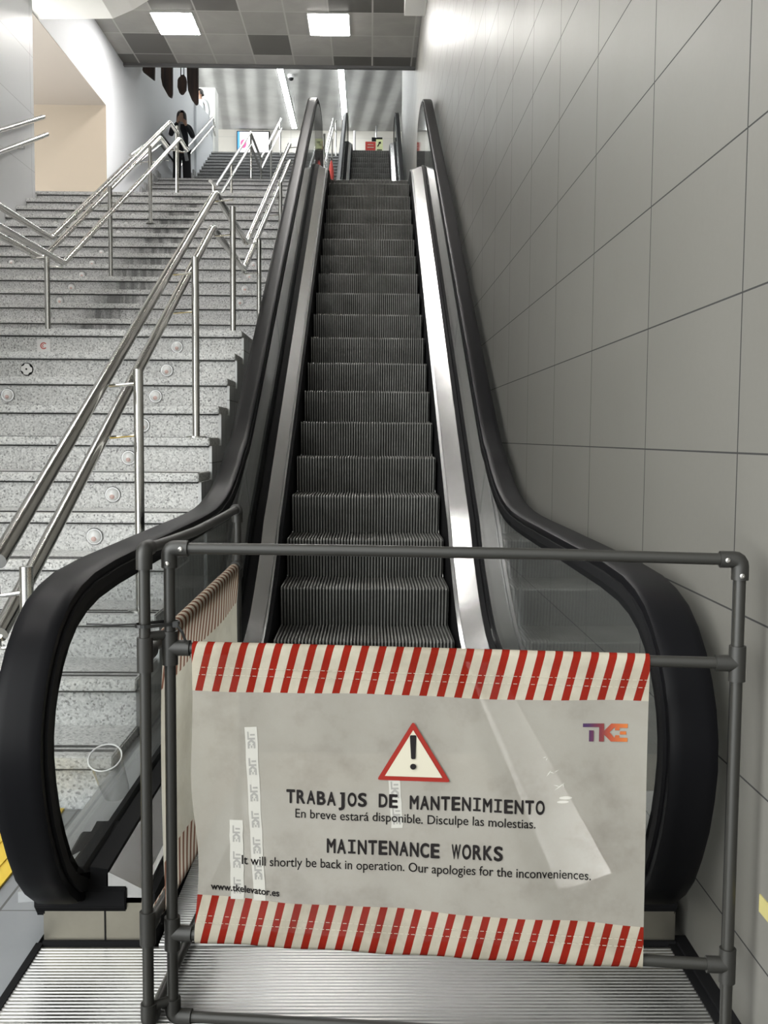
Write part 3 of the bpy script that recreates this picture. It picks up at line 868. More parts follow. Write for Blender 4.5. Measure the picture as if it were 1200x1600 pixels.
for k in range(6, 15):
    y, z = F4(k)
    o = MB().lathe([(0.034, 0), (0.030, 0.012), (0.012, 0.020), (0.001, 0.021)], (-3.02, y + 0.024, z - 0.085), (0, -1, 0), 14).build('riser_disc', 'bright_dot', None, smooth=60)
    tag(o, 'small pale disc in the slanting dotted row on the topmost flight, %s riser' % ORD[k], 'disc', 'pale discs on the topmost flight')

# ------------------------------------------------------------------ front barrier
pu = Vector((0.99572985, -0.09231501, 0))
ang = math.atan2(pu.y, pu.x)
BW = 0.975
bar = thing('barrier', 'front maintenance barrier of grey pipes with a printed banner facing the viewer', 'barrier', (-0.3225, 1.7493, 0.0267), ang)
bar.scale = (0.98, 0.98, 0.98)
PR, FR = 0.0100, 0.0142
def pipe(root, name, pts, r=PR, mat='pvc'):
    return MB().tube(pts, r, 16).build(name, mat, root, smooth=40, local=True)
def elbow(root, c, d1, d2, ln=0.034, r=FR):
    c = Vector(c); d1 = Vector(d1); d2 = Vector(d2)
    pts = [c + d1 * ln, c + d1 * 0.012] + [c + d1 * 0.012 * (1 - f) ** 2 + d2 * 0.012 * f * f for f in (.25, .5, .75)] + [c + d2 * 0.012, c + d2 * ln]
    e = MB().tube(pts, r, 16).build('elbow', 'pvc_fit', root, smooth=40, local=True)
    return e
def tee(root, c, a, d, ln=0.030, r=FR):
    c = Vector(c); a = Vector(a); d = Vector(d)
    m = MB().tube([c - a * ln, c + a * ln], r, 16)
    m.tube([c, c + d * (ln + 0.006)], r, 16)
    return m.build('tee', 'pvc_fit', root, smooth=40, local=True)
def screws(root, pts, ax):
    for p in pts:
        MB().lathe([(0.0042, 0), (0.0042, 0.0015), (0.002, 0.0028), (0.0018, 0.0012)], p, ax, 12).build('screw', 'screw', root, smooth=40, local=True)
ZT, ZB = 0.838, -0.012
ZU, ZL = 0.662, 0.143
ex, ez = Vector((1, 0, 0)), Vector((0, 0, 1))
pipe(bar, 'post', [(0, 0, ZB + 0.01), (0, 0, ZT - 0.01)]); pipe(bar, 'post', [(BW, 0, ZB + 0.01), (BW, 0, ZT - 0.01)])
pipe(bar, 'top_rail', [(0.01, 0, ZT), (0.3, 0, ZT + 0.001), (0.65, 0, ZT), (BW - 0.01, 0, ZT - 0.004)])
pipe(bar, 'bottom_rail', [(0.01, 0, ZB), (BW - 0.01, 0, ZB)])
pipe(bar, 'banner_tube', [(0.0, 0, ZU), (BW, 0, ZU - 0.004)])
pipe(bar, 'banner_tube', [(0.0, 0, ZL), (BW, 0, ZL - 0.012)])
e = elbow(bar, (0, 0, ZT), ex, -ez); screws(e, [(0.024, -FR, ZT), (0, -FR, ZT - 0.026)], (0, -1, 0))
e = elbow(bar, (BW, 0, ZT - 0.004), -ex, -ez); screws(e, [(BW - 0.024, -FR, ZT - 0.004), (BW, -FR, ZT - 0.030)], (0, -1, 0))
elbow(bar, (0, 0, ZB), ex, ez); elbow(bar, (BW, 0, ZB), -ex, ez)
tee(bar, (0, 0, ZU), ez, ex); tee(bar, (BW, 0, ZU - 0.004), ez, -ex)
tee(bar, (0, 0, ZL), ez, ex); tee(bar, (BW, 0, ZL - 0.012), ez, -ex)

UL = lambda v: 0.042 + 0.010 * math.exp(-((v - 0.28) / 0.10) ** 2) - 0.004 * math.exp(-((v - 0.42) / 0.08) ** 2)
UR = lambda v: 0.829 + 0.001 * math.sin(v * 9)
def sag(u, v):      # shallow waves of the cloth
    return -0.0115 + 0.0028 * math.sin(u * 17 + v * 5) * math.sin(v * 7 + 0.6) + 0.0015 * math.sin(u * 43 + v * 11)
def zup(u): return ZU - 0.004 * u / BW
def zlo(u): return ZL - 0.012 * u / BW
HT = lambda u: 0.590 - 0.002 * math.sin(u * 14)         # lower edge of the striped head band
HB = lambda u: 0.2215 - 0.024 * (u / 0.83) + 0.0015 * math.sin(u * 20)
def cloth(name, mat, parent, zs_fn, nu=44, nv=14, off=0.0):
    vs = []; fs = []
    for i in range(nv + 1):
        for j in range(nu + 1):
            f = j / nu
            u0 = 0.042 + (0.829 - 0.042) * f
            y, z = zs_fn(u0, i / nv)
            ul, ur = UL(z), UR(z); u = ul + (ur - ul) * f
            vs.append((u, y + off, z))
    for i in range(nv):
        for j in range(nu):
            a = i * (nu + 1) + j; fs.append((a, a + 1, a + nu + 2, a + nu + 1))
    o = MB().add(vs, fs).build(name, mat, parent, local=True, smooth=60)
    return o
ban = cloth('banner', 'banner', bar, lambda u, f: ((sag(u, HB(u) + (HT(u) - HB(u)) * f)), HB(u) + (HT(u) - HB(u)) * f), nv=22)
def head(u, f):
    if f < 0.55:
        z = HT(u) + (zup(u) - 0.012 - HT(u)) * f / 0.55; k = f / 0.55
        return (sag(u, z) * (1 - k) + -0.0125 * k, z)
    a = PI * 1.15 * (f - 0.55) / 0.45
    return (-0.0125 * math.cos(a), zup(u) - 0.012 * (1 - min(1, (f - .55) * 8)) * 0 + 0.0125 * math.sin(a) - (0.012 if f < 0.56 else 0) * 0)
cloth('striped_hem', 'hem', ban, head, nu=60, nv=22)
def foot(u, f):
    if f < 0.55:
        z = HB(u) + (zlo(u) + 0.008 - HB(u)) * f / 0.55; k = f / 0.55
        return (sag(u, z) * (1 - k) + -0.0125 * k, z)
    a = PI * 1.15 * (f - 0.55) / 0.45
    return (-0.0125 * math.cos(a), zlo(u) - 0.0125 * math.sin(a) - 0.0015 * math.sin(a) * (1 + math.sin(u * 37)))
cloth('striped_hem', 'hem', ban, foot, nu=60, nv=22)
# stitching of both hems
mb = MB()
for dz in (0.030, 0.043):
    for i in range(78):
        u0 = 0.05 + i * 0.01
        z = zup(u0) - dz; mb.box(u0, u0 + 0.0065, -0.0150, -0.0142, z - 0.00025, z + 0.00025)
mb.build('stitching', 'cream_print', ban, local=True)
mb = MB()
for dz in (0.030, 0.043):
    for i in range(78):
        u0 = 0.05 + i * 0.01
        z = zlo(u0) + dz; mb.box(u0, u0 + 0.0065, -0.0158, -0.0150, z - 0.00025, z + 0.00025)
mb.build('stitching', 'cream_print', ban, local=True)

def put_mesh(mb2, name, mat, parent, off):
    """lay flat shapes (u, v) on the cloth"""
    mb2.v = [(p[0], sag(p[0], p[2]) - off, p[2]) for p in mb2.v]
    return mb2.build(name, mat, parent, local=True)

def glyph_mesh(body, bold=0.0):
    cu = bpy.data.curves.new('print', 'FONT'); cu.body = body; cu.size = 1.0; cu.resolution_u = 6
    ob = bpy.data.objects.new('print', cu); COL.objects.link(ob)
    dg = bpy.context.evaluated_depsgraph_get(); dg.update()
    me = bpy.data.meshes.new_from_object(ob.evaluated_get(dg))
    V = [v.co.copy() for v in me.vertices]; Fc = [tuple(p.vertices) for p in me.polygons]
    bpy.data.objects.remove(ob); bpy.data.curves.remove(cu); bpy.data.meshes.remove(me)
    if bold > 0:        # heavier weight: the outline printed eight times round a small circle
        V0, F0 = V, Fc; V, Fc = [], []
        for k in range(8):
            o = len(V); d = Vector((math.cos(PI * k / 4) * bold, math.sin(PI * k / 4) * bold, 0))
            V += [v + d for v in V0]; Fc += [tuple(i + o for i in f) for f in F0]
    return V, Fc

def cap_height(bold=0.0):
    V, _ = glyph_mesh('H', bold); return max(v.y for v in V)

def text_line(name, body, p0, p1, cap, bold=0.0, mat='ink', off=0.0011):
    """sentence stretched between two baseline points of the banner (u, z)"""
    V, Fc = glyph_mesh(body, bold); H = cap_height(bold)
    x0 = min(v.x for v in V); x1 = max(v.x for v in V)
    mb = MB(); mb.add([(p0[0] + (v.x - x0) / (x1 - x0) * (p1[0] - p0[0]), 0, p0[1] + (p1[1] - p0[1]) * (v.x - x0) / (x1 - x0) + v.y / H * cap) for v in V], Fc)
    return put_mesh(mb, name, mat, ban, off)

def mono_line(name, body, p0, p1, cap, mat='ink', off=0.0011):
    """fixed-pitch slab heading: every letter in its own equal cell"""
    n = len(body); mb = MB(); H = cap_height(0.035)
    pitch = (p1[0] - p0[0]) / (n - 0.15)
    for i, ch in enumerate(body):
        if ch == ' ': continue
        c = p0[0] + pitch * (i + 0.5 - 0.075); zb = p0[1] + (p1[1] - p0[1]) * i / n
        wmax = pitch * 0.86
        if ch == 'I':
            th = cap * 0.17
            for (a, b, q, r) in ((-th / 2, th / 2, 0, cap), (-wmax * .42, wmax * .42, 0, cap * .15), (-wmax * .42, wmax * .42, cap * .85, cap)):
                mb.add([(c + a, 0, zb + q), (c + b, 0, zb + q), (c + b, 0, zb + r), (c + a, 0, zb + r)], [(0, 1, 2, 3)])
            continue
        V, Fc = glyph_mesh(ch, 0.035)
        x0 = min(v.x for v in V); x1 = max(v.x for v in V); sc = cap / H
        w = (x1 - x0) * sc; k = min(1.0, wmax / w) if ch in 'MWOQDCNAKRX' else min(1.08, wmax / w)
        w *= k
        mb.add([(c - w / 2 + (v.x - x0) * sc * k, 0, zb + v.y * sc) for v in V], Fc)
        if ch == 'J':
            mb.add([(c - wmax * .18, 0, zb + cap * .85), (c + w / 2, 0, zb + cap * .85), (c + w / 2, 0, zb + cap), (c - wmax * .18, 0, zb + cap)], [(0, 1, 2, 3)])
    return put_mesh(mb, name, mat, ban, off)

Z0 = 0.006     # banner coordinates were taken from the floor, the barrier stands 6 mm up on its elbows
def q(u, z): return (u, z - Z0)
mono_line('heading_text', 'TRABAJOS DE MANTENIMIENTO', q(0.2088, 0.4005), q(0.6573, 0.3955), 0.0238)
text_line('sentence_text', 'En breve estará disponible. Disculpe las molestias.', q(0.2248, 0.3742), q(0.6424, 0.3705), 0.0158, 0.006)
mono_line('heading_text', 'MAINTENANCE WORKS', q(0.2807, 0.3142), q(0.587, 0.3115), 0.0252)
text_line('sentence_text', 'It will shortly be back in operation. Our apologies for the inconveniences.', q(0.1295, 0.2870), q(0.7384, 0.2825), 0.0162, 0.006)
text_line('web_address', 'www.tkelevator.es', q(0.0738, 0.2385), q(0.1973, 0.2325), 0.0125, 0.024)
# warning triangle
def rounded(poly, r, n=5):
    P = [Vector(p) for p in poly]; out = []
    for i in range(len(P)):
        a, b, c = P[i - 1], P[i], P[(i + 1) % len(P)]
        p0 = b + (a - b).normalized() * r; p2 = b + (c - b).normalized() * r
        for k in range(n + 1):
            f = k / n; w = p0 * (1 - f) ** 2 + b * 2 * f * (1 - f) + p2 * f * f; out.append((w.x, w.y))
    return out
def flat(poly): return MB().add([(a, 0, b) for a, b in poly], [tuple(range(len(poly)))])
A, Bc, Cc = (0.4300, 0.5525), (0.3680, 0.4475), (0.4955, 0.4465)
ctr = (sum(p[0] for p in (A, Bc, Cc)) / 3, sum(p[1] for p in (A, Bc, Cc)) / 3)
tri = [q(*p) for p in (A, Bc, Cc)]
tw = put_mesh(flat(rounded(tri, 0.006)), 'warning_triangle', 'red_print', ban, 0.0028)
inn = [(ctr[0] + (p[0] - ctr[0]) * 0.78, ctr[1] - Z0 + (p[1] - ctr[1]) * 0.78) for p in (A, Bc, Cc)]
put_mesh(flat(inn), 'inner_field', 'cream_print', tw, 0.0034)
mk = MB()
poly = rounded([q(0.4245, 0.5285), q(0.4360, 0.5285), q(0.4345, 0.4865), q(0.4272, 0.4865)], 0.003)
mk.add([(a, 0, b) for a, b in poly], [tuple(range(len(poly)))])
mk.add([(0.4308 + 0.0052 * math.cos(2 * PI * i / 16), 0, 0.4735 - Z0 + 0.0052 * math.sin(2 * PI * i / 16)) for i in range(16)], [tuple(range(16))])
put_mesh(mk, 'exclamation_mark', 'ink', tw, 0.0039)
# three-letter logo, also printed on the tape
LOGO = [[(0, 1), (.475, 1), (.475, .80), (0, .80)], [(.14, .62), (.245, .62), (.245, 0), (.14, 0)], [(.365, .81), (.475, .81), (.475, 0), (.365, 0)],
        [(.475, .60), (.635, 1), (.78, 1), (.60, .52), (.475, .50)], [(.475, .50), (.60, .52), (.78, 0), (.635, 0), (.475, .38)],
        [(.70, 1), (1, 1), (1, .77), (.70, .77)], [(.70, .22), (1, .22), (1, 0), (.70, 0)], [(.73, .78), (.82, .78), (.82, .63), (.71, .63)], [(.73, .36), (.82, .36), (.82, .22), (.71, .22)], [(.83, .58), (.97, .58), (.97, .40), (.83, .40)]]
mb = MB()
for pl in LOGO:
    mb.add([(0.7187 + a * 0.0758, 0, 0.5262 - Z0 + b * 0.0310 + 0.0004) for a, b in pl], [tuple(range(len(pl)))])
put_mesh(mb, 'logo', 'logo', ban, 0.0010)
def tape(c0, c1, w, nlogo, name='tape_strip', start=0.06):
    """strip of printed tape from c0 down to c1, lettering turned to read downwards"""
    d = Vector((c1[0] - c0[0], c1[1] - c0[1])); L = d.length; d.normalize(); nn = Vector((-d.y, d.x))
    mb = MB(); N = 10
    vs = []; fs = []
    for i in range(N + 1):
        f = i / N; wob = 0.0006 * math.sin(i * 2.3)
        for s in (-1, 1):
            p = Vector(c0) + d * L * f + nn * (w / 2 * s + wob); vs.append((p.x, 0, p.y))
    for i in range(N): fs.append((2 * i, 2 * i + 1, 2 * i + 3, 2 * i + 2))
    mb.add(vs, fs)
    o = put_mesh(mb, name, 'tape', ban, 0.0005)
    m2 = MB()
    for i in range(nlogo):
        f = start + i * 0.047
        if f + 0.030 > L: break
        for pl in LOGO:
            m2.add([((Vector(c0) + d * (f + a * 0.030) + nn * (0.5 - b) * 0.0135).x, 0, (Vector(c0) + d * (f + a * 0.030) + nn * (0.5 - b) * 0.0135).y) for a, b in pl], [tuple(range(len(pl)))])
    put_mesh(m2, 'tape_print', 'tape_ink', o, 0.0008)
    return o
tape(q(0.1455, 0.533), q(0.162, 0.222), 0.0215, 7, start=0.008)
tape(q(0.1195, 0.366), q(0.1215, 0.222), 0.024, 3, start=0.010)
tape(q(0.396, 0.475), q(0.404, 0.362), 0.020, 2, start=0.030)
# pale scuffs on the cloth
mb = MB()
for (u, z, a, l, w) in ((0.6555, 0.4960, .3, .007, .0014), (0.6590, 0.4930, 1.2, .007, .0012), (0.663, 0.468, 1.0, .014, .0018), (0.668, 0.470, -.3, .010, .0014), (0.676, 0.473, .6, .010, .0014),
                        (0.682, 0.446, .7, .024, .0018), (0.677, 0.447, -.2, .012, .0014), (0.688, 0.449, 1.6, .010, .0014)):
    dx, dz = math.cos(a) * l / 2, math.sin(a) * l / 2; nx, nz = -math.sin(a) * w / 2, math.cos(a) * w / 2
    mb.add([(u - dx, 0, z - dz - Z0), (u + nx, 0, z + nz - Z0), (u + dx, 0, z + dz - Z0), (u - nx, 0, z - nz - Z0)], [(0, 1, 2, 3)])
for (u, z, rx, rzz) in ((0.6925, 0.4265, 0.011, 0.0028), (0.688, 0.4190, 0.010, 0.0024)):
    mb.add([(u + rx * math.cos(2 * PI * i / 14), 0, z - Z0 + rzz * math.sin(2 * PI * i / 14) + 0.3 * rx * 0.3 * math.cos(2 * PI * i / 14)) for i in range(14)], [tuple(range(14))])
put_mesh(mb, 'scuff_marks', 'chalk', ban, 0.0009)

# ------------------------------------------------------------------ side barrier (tied to the left post, reaching back to the steps)
sv = Vector((0.0455, 0.86, 0)); ang2 = math.atan2(sv.y, sv.x)
sb = thing('barrier', 'side maintenance barrier with cream banner, tied to the left end of the front one', 'barrier', (-0.3602, 1.7248, 0.0267), ang2)
sb.scale = (0.98, 0.98, 0.98)
SW = 0.885
pipe(sb, 'post', [(0, 0, ZB + .01), (0, 0, ZT)]); pipe(sb, 'post', [(SW, 0, ZB + .01), (SW, 0, ZT + 0.006)])
pipe(sb, 'top_rail', [(0.01, 0, ZT), (0.2, 0, ZT - 0.004), (0.4, 0, ZT - 0.005), (0.65, 0, ZT + 0.001), (SW - .01, 0, ZT + .009)])
pipe(sb, 'bottom_rail', [(0.01, 0, ZB + .004), (SW - .01, 0, ZB)])
pipe(sb, 'banner_tube', [(0, 0, 0.655), (SW, 0, 0.700)]); pipe(sb, 'banner_tube', [(0, 0, 0.165), (SW, 0, 0.150)])
elbow(sb, (0, 0, ZT), ex, -ez); elbow(sb, (SW, 0, ZT + .008), -ex, -ez); elbow(sb, (0, 0, ZB + .004), ex, ez); elbow(sb, (SW, 0, ZB), -ex, ez)
tee(sb, (0, 0, 0.655), ez, ex); tee(sb, (SW, 0, 0.700), ez, -ex); tee(sb, (0, 0, 0.165), ez, ex); tee(sb, (SW, 0, 0.150), ez, -ex)
su0, su1 = 0.075, 0.835
zt2 = lambda u: 0.655 + 0.045 * u / SW
zb2 = lambda u: 0.165 - 0.015 * u / SW
def side_cloth(name, mat, parent, fn, nu=40, nv=12):
    vs = []; fs = []
    for i in range(nv + 1):
        for j in range(nu + 1):
            u = su0 + (su1 - su0) * j / nu; y, z = fn(u, i / nv); vs.append((u, y, z))
    for i in range(nv):
        for j in range(nu):
            a = i * (nu + 1) + j; fs.append((a, a + 1, a + nu + 2, a + nu + 1))
    return MB().add(vs, fs).build(name, mat, parent, local=True, smooth=60)
ssag = lambda u, z: -0.010 - 0.003 * math.sin(u * 15 + z * 8)
sban = side_cloth('banner', 'banner_back', sb, lambda u, f: (ssag(u, zb2(u) + .085 + (zt2(u) - zb2(u) - .170) * f), zb2(u) + .085 + (zt2(u) - zb2(u) - .170) * f))
def shead(u, f):
    if f < .5:
        z = zt2(u) - .085 + .085 * f / .5; k = f / .5; return (ssag(u, z) * (1 - k) - .0125 * k, z)
    a = PI * 1.2 * (f - .5) / .5; return (-.0125 * math.cos(a), zt2(u) + .0125 * math.sin(a))
side_cloth('striped_hem', 'hem_back', sban, shead, nv=16)
def sfoot(u, f):
    if f < .5:
        z = zb2(u) + .085 - .085 * f / .5; k = f / .5; return (ssag(u, z) * (1 - k) - .0125 * k, z)
    a = PI * 1.2 * (f - .5) / .5; return (-.0125 * math.cos(a), zb2(u) - .0125 * math.sin(a))
side_cloth('striped_hem', 'hem_back', sban, sfoot, nv=16)
# cable ties holding the two frames together
def cable_tie(z, label, tail=True):
    t = thing('cable_tie', label, 'cable tie', (-0.341, 1.737, z))
    c = [(-0.3225, 1.7493), (-0.3602, 1.7248)]
    a = Vector((c[0][0] - c[1][0], c[0][1] - c[1][1])); a.normalize(); nn = Vector((-a.y, a.x)); r = 0.0155
    pts = []
    for k in range(9):
        an = -PI / 2 + PI * k / 8; pts.append((c[0][0] + a.x * r * math.cos(an) + nn.x * r * math.sin(an), c[0][1] + a.y * r * math.cos(an) + nn.y * r * math.sin(an)))
    for k in range(9):
        an = PI / 2 + PI * k / 8; pts.append((c[1][0] + a.x * r * math.cos(an) + nn.x * r * math.sin(an), c[1][1] + a.y * r * math.cos(an) + nn.y * r * math.sin(an)))
    pts.append(pts[0])
    m = MB()
    for (x0, y0), (x1, y1) in zip(pts, pts[1:]):
        d = Vector((x1 - x0, y1 - y0)); d.normalize(); o2 = Vector((d.y, -d.x)) * 0.0016
        m.add([(x0, y0, z - .0028), (x1, y1, z - .0028), (x1 + o2.x, y1 + o2.y, z - .0028), (x0 + o2.x, y0 + o2.y, z - .0028),
               (x0, y0, z + .0028), (x1, y1, z + .0028), (x1 + o2.x, y1 + o2.y, z + .0028), (x0 + o2.x, y0 + o2.y, z + .0028)],
              [(0, 1, 2, 3), (4, 7, 6, 5), (0, 4, 5, 1), (1, 5, 6, 2), (2, 6, 7, 3), (3, 7, 4, 0)])
    m.build('loop', 'tie', t)
    MB().box(c[0][0] - .004 + .012, c[0][0] + .006 + .012, c[0][1] - .020, c[0][1] - .010, z - .005, z + .005).build('lock', 'tie', t, bevel=.001)
    if tail: MB().tube([(c[0][0] + .014, c[0][1] - .016, z), (c[0][0] + .024, c[0][1] - .018, z - .012), (c[0][0] + .030, c[0][1] - .016, z - .030)], .0025, 6).build('tail', 'tie', t)
    if tail: MB().tube([(c[1][0] - .012, c[1][1] - .012, z + .004), (c[1][0] - .05, c[1][1] - .016, z + .003), (c[1][0] - .095, c[1][1] - .012, z + .004)], .0018, 6).build('tail', 'tie', t)
cable_tie(0.719, 'black cable tie binding the two barrier posts just above the banners')
tb = thing('pipe_clip', 'dark plastic double clip joining the two barrier posts just below the cable tie', 'clip', (-0.341, 1.737, 0.699))
MB().tube([(-0.3602, 1.7248, 0.699), (-0.3225, 1.7493, 0.699)], 0.0085, 10).build('bridge', 'pvc_fit', tb, smooth=40)
tb = thing('pipe_clip', 'dark plastic double clip joining the two barrier posts near the floor', 'clip', (-0.341, 1.737, 0.045))
MB().tube([(-0.3602, 1.7248, 0.045), (-0.3225, 1.7493, 0.045)], 0.0085, 10).build('bridge', 'pvc_fit', tb, smooth=40)

# ------------------------------------------------------------------ ceiling lamps
def panel(xc, yc, label, w=0.54, d=0.72):
    t = thing('ceiling_light', label, 'ceiling light', (xc, yc, 6.74), 0, 'square ceiling light panels')
    MB().box(xc - w / 2 - .015, xc + w / 2 + .015, yc - d / 2 - .015, yc + d / 2 + .015, 6.722, 6.739).build('frame', 'lamp_frame', t)
    MB().box(xc - w / 2, xc + w / 2, yc - d / 2, yc + d / 2, 6.716, 6.7215).build('diffuser', 'panel_light', t)
panel(-2.70, 14.66, 'square lit ceiling panel over the stairs, left of two')
panel(-0.58, 14.63, 'square lit ceiling panel over the escalator, right of two')
for yc in (11.2, 7.4, 3.6):
    panel(-2.70, yc, 'square lit ceiling panel over the lower stairs, outside the picture')
    if yc > 9: panel(-0.58, yc, 'square lit ceiling panel over the lower escalator, outside the picture')
for (xc, lab) in ((-2.46, 'long lit tube strip on the hall ceiling, left of two'), (-0.82, 'long lit tube strip on the hall ceiling, right of two')):
    t = thing('strip_light', lab, 'strip light', (xc, 29, 10.93), 0, 'strip lights of the upper hall')
    MB().box(xc - .085, xc + .085, 20.0, 33.7, 10.90, 10.929).build('housing', 'lamp_frame', t)
    MB().box(xc - .075, xc + .075, 20.0, 31.4, 10.885, 10.899).build('tube_cover', 'strip_light', t)
    MB().box(xc - .075, xc + .075, 31.42, 33.65, 10.885, 10.899).build('tube_cover', 'strip_light', t)
t = thing('security_camera', 'small white dome camera on the hall ceiling between the strip lights', 'camera', (-2.2, 28.9, 10.93))
MB().lathe([(0.10, 0), (0.10, 0.06), (0.07, 0.09)], (-2.2, 28.9, 10.93), (0, 0, -1), 18).build('housing', 'lamp_frame', t, smooth=40)
MB().ellipsoid((-2.2, 28.9, 10.83), 0.068, 0.068, 0.06).build('dome', 'black', t, smooth=60)

# ------------------------------------------------------------------ hall: screen, signs, posts
t = thing('display_screen', 'bright advertising screen on the hall back wall above the stairs', 'screen', (-3.8, 33.9, 10.2))
MB().box(-4.34, -3.28, 33.90, 34.0, 10.02, 10.86).build('frame', 'black', t)
def screen_mat():
    m, nt, b = newmat('lit_screen'); B = NB(nt)
    pos, sp = B.xyz()
    n = B.noise(pos, 5, 3, 0.6)
    f = B.math('DIVIDE', B.math('ADD', sp[0], 4.31), 1.0)
    c = B.ramp(f, [(0.02, (0.05, 0.22, 0.5)), (0.10, (0.75, 0.85, 0.95)), (0.35, (0.95, 0.9, 0.93)), (1.0, (0.95, 0.95, 0.97))])
    B.l(c, b.inputs['Emission Color']); b.inputs['Emission Strength'].default_value = 1.6
    b.inputs['Base Color'].default_value = (0.02, 0.02, 0.02, 1)
    return m
MB().box(-4.31, -3.31, 33.885, 33.90, 10.05, 10.83).build('display', screen_mat(), t)
MB().ellipsoid((-4.12, 33.88, 10.45), 0.10, 0.004, 0.14, 12, 8).build('picture', simple('pink_picture', (0.3, 0.02, 0.08), 0.5, emit=(0.8, 0.12, 0.30), estr=1.0), t)
MB().box(-4.31, -4.24, 33.87, 33.886, 10.05, 10.83).build('picture', simple('blue_picture', (0.02, 0.1, 0.3), 0.5, emit=(0.10, 0.35, 0.65), estr=1.0), t)
t = thing('notice_board', 'red notice standing at the head of the upper escalator', 'notice', (-0.06, 26.4, LT))
MB().box(-0.14, 0.12, 26.40, 26.42, 8.24, 8.46).build('board', simple('red_notice', (0.42, 0.03, 0.02), 0.5), t)
mb = MB().box(-0.08, 0.06, 26.395, 26.40, 8.38, 8.395).box(-0.09, 0.07, 26.395, 26.40, 8.31, 8.328)
mb.build('printed_bars', 'cream_print', t)
MB().cyl((-0.01, 26.43, LT), (-0.01, 26.43, 8.25), 0.012).build('stem', 'black', t)
t = thing('notice_board', 'pale yellow-green notice with a dark arrow beside the red one', 'notice', (0.2, 26.4, LT))
MB().box(0.13, 0.30, 26.40, 26.42, 8.21, 8.52).build('board', simple('yellow_green_notice', (0.62, 0.66, 0.36), 0.5), t)
mb = MB().prism([(0.155, 8.34), (0.185, 8.34), (0.235, 8.44), (0.205, 8.44)], 26.395, 26.40, lambda a, b, d: (a, d, b)).prism([(0.18, 8.445), (0.25, 8.465), (0.255, 8.40)], 26.395, 26.40, lambda a, b, d: (a, d, b)).box(0.15, 0.28, 26.395, 26.40, 8.25, 8.27)
mb.build('arrow', 'ink', t)
MB().cyl((0.21, 26.43, LT), (0.21, 26.43, 8.22), 0.012).build('stem', 'black', t)
t = thing('hanging_sign', 'small black sign hanging on a rod above the red notice', 'sign', (0.1, 33.4, 10.93))
MB().box(0.02, 0.36, 33.38, 33.42, 10.44, 10.56).build('panel', 'black', t)
MB().cyl((0.16, 33.4, 10.55), (0.16, 33.4, 10.93), 0.025).build('rod', 'steel', t)
o = thing('slim_post', 'slim pale post left of the upper escalator head', 'post', (-0.42, 27.0, LT))
MB().cyl((-0.42, 27.0, LT), (-0.42, 27.0, 8.9), 0.03).build('pole', 'lamp_frame', o, smooth=40)
MB().lathe([(0.07, 0), (0.05, 0.03)], (-0.42, 27.0, LT), (0, 0, 1)).build('foot', 'lamp_frame', o)
t = thing('tapered_marker', 'red tapered marker standing at the head of the nearest escalator, left side', 'marker', (-0.47, 12.75, 3.70))
MB().lathe([(0.010, 0.34), (0.026, 0.40), (0.032, 0.50), (0.030, 0.58), (0.016, 0.66), (0.004, 0.70)], (-0.47, 12.75, 3.70), (0, 0, 1), 14).build('body', simple('red_cloth', (0.48, 0.06, 0.05), 0.7), t, smooth=60)
MB().cyl((-0.47, 12.75, 3.70), (-0.47, 12.75, 4.43), 0.006).build('stick', 'black', t)

# ------------------------------------------------------------------ dark carved boards hanging by the white wall
def board(label, poly, y, cords):
    t = thing('hanging_board', label, 'wall hanging', (sum(p[0] for p in poly) / len(poly), y, 6.7), 0, 'dark wooden hangings')
    MB().prism(poly, y - 0.04, y + 0.04, lambda a, b, d: (a, d, b)).build('board', 'wood', t, bevel=0.012)
    for x, z in cords: MB().cyl((x, y, z), (x, y, 10.93), 0.008, 6).build('cord', 'black', t)
board('dark wooden hanging cut to a wedge, leftmost under the panelled ceiling', [(-3.78, 7.05), (-3.58, 6.90), (-3.56, 7.7), (-3.74, 7.7)], 17.5, [(-3.66, 7.6)])
board('tall dark wooden hanging with slanted foot, second from the left', [(-3.475, 6.95), (-3.45, 6.82), (-3.36, 6.66), (-3.30, 6.62), (-3.285, 6.70), (-3.275, 7.8), (-3.47, 7.8)], 17.5, [(-3.37, 7.7)])
board('small dark wooden hanging like a pebble on two cords', [(-3.20, 6.93), (-3.205, 6.80), (-3.17, 6.70), (-3.12, 6.68), (-3.06, 6.76), (-3.05, 6.90), (-3.07, 6.98), (-3.12, 7.01)], 17.5, [(-3.15, 6.97), (-3.10, 6.99)])
board('widest dark wooden hanging with slanted foot, nearest the stairs', [(-3.045, 6.95), (-3.03, 6.75), (-2.97, 6.60), (-2.90, 6.51), (-2.86, 6.55), (-2.855, 7.8), (-3.05, 7.8)], 17.5, [(-2.95, 7.7)])
tag(MB().box(-3.80, -3.785, 15.75, 16.35, 3.98, 4.55).build('wall_panel', simple('white_frame_panel', (0.66, 0.67, 0.68), 0.5), bevel=0.01), 'faint white framed panel low on the white wall', 'panel')

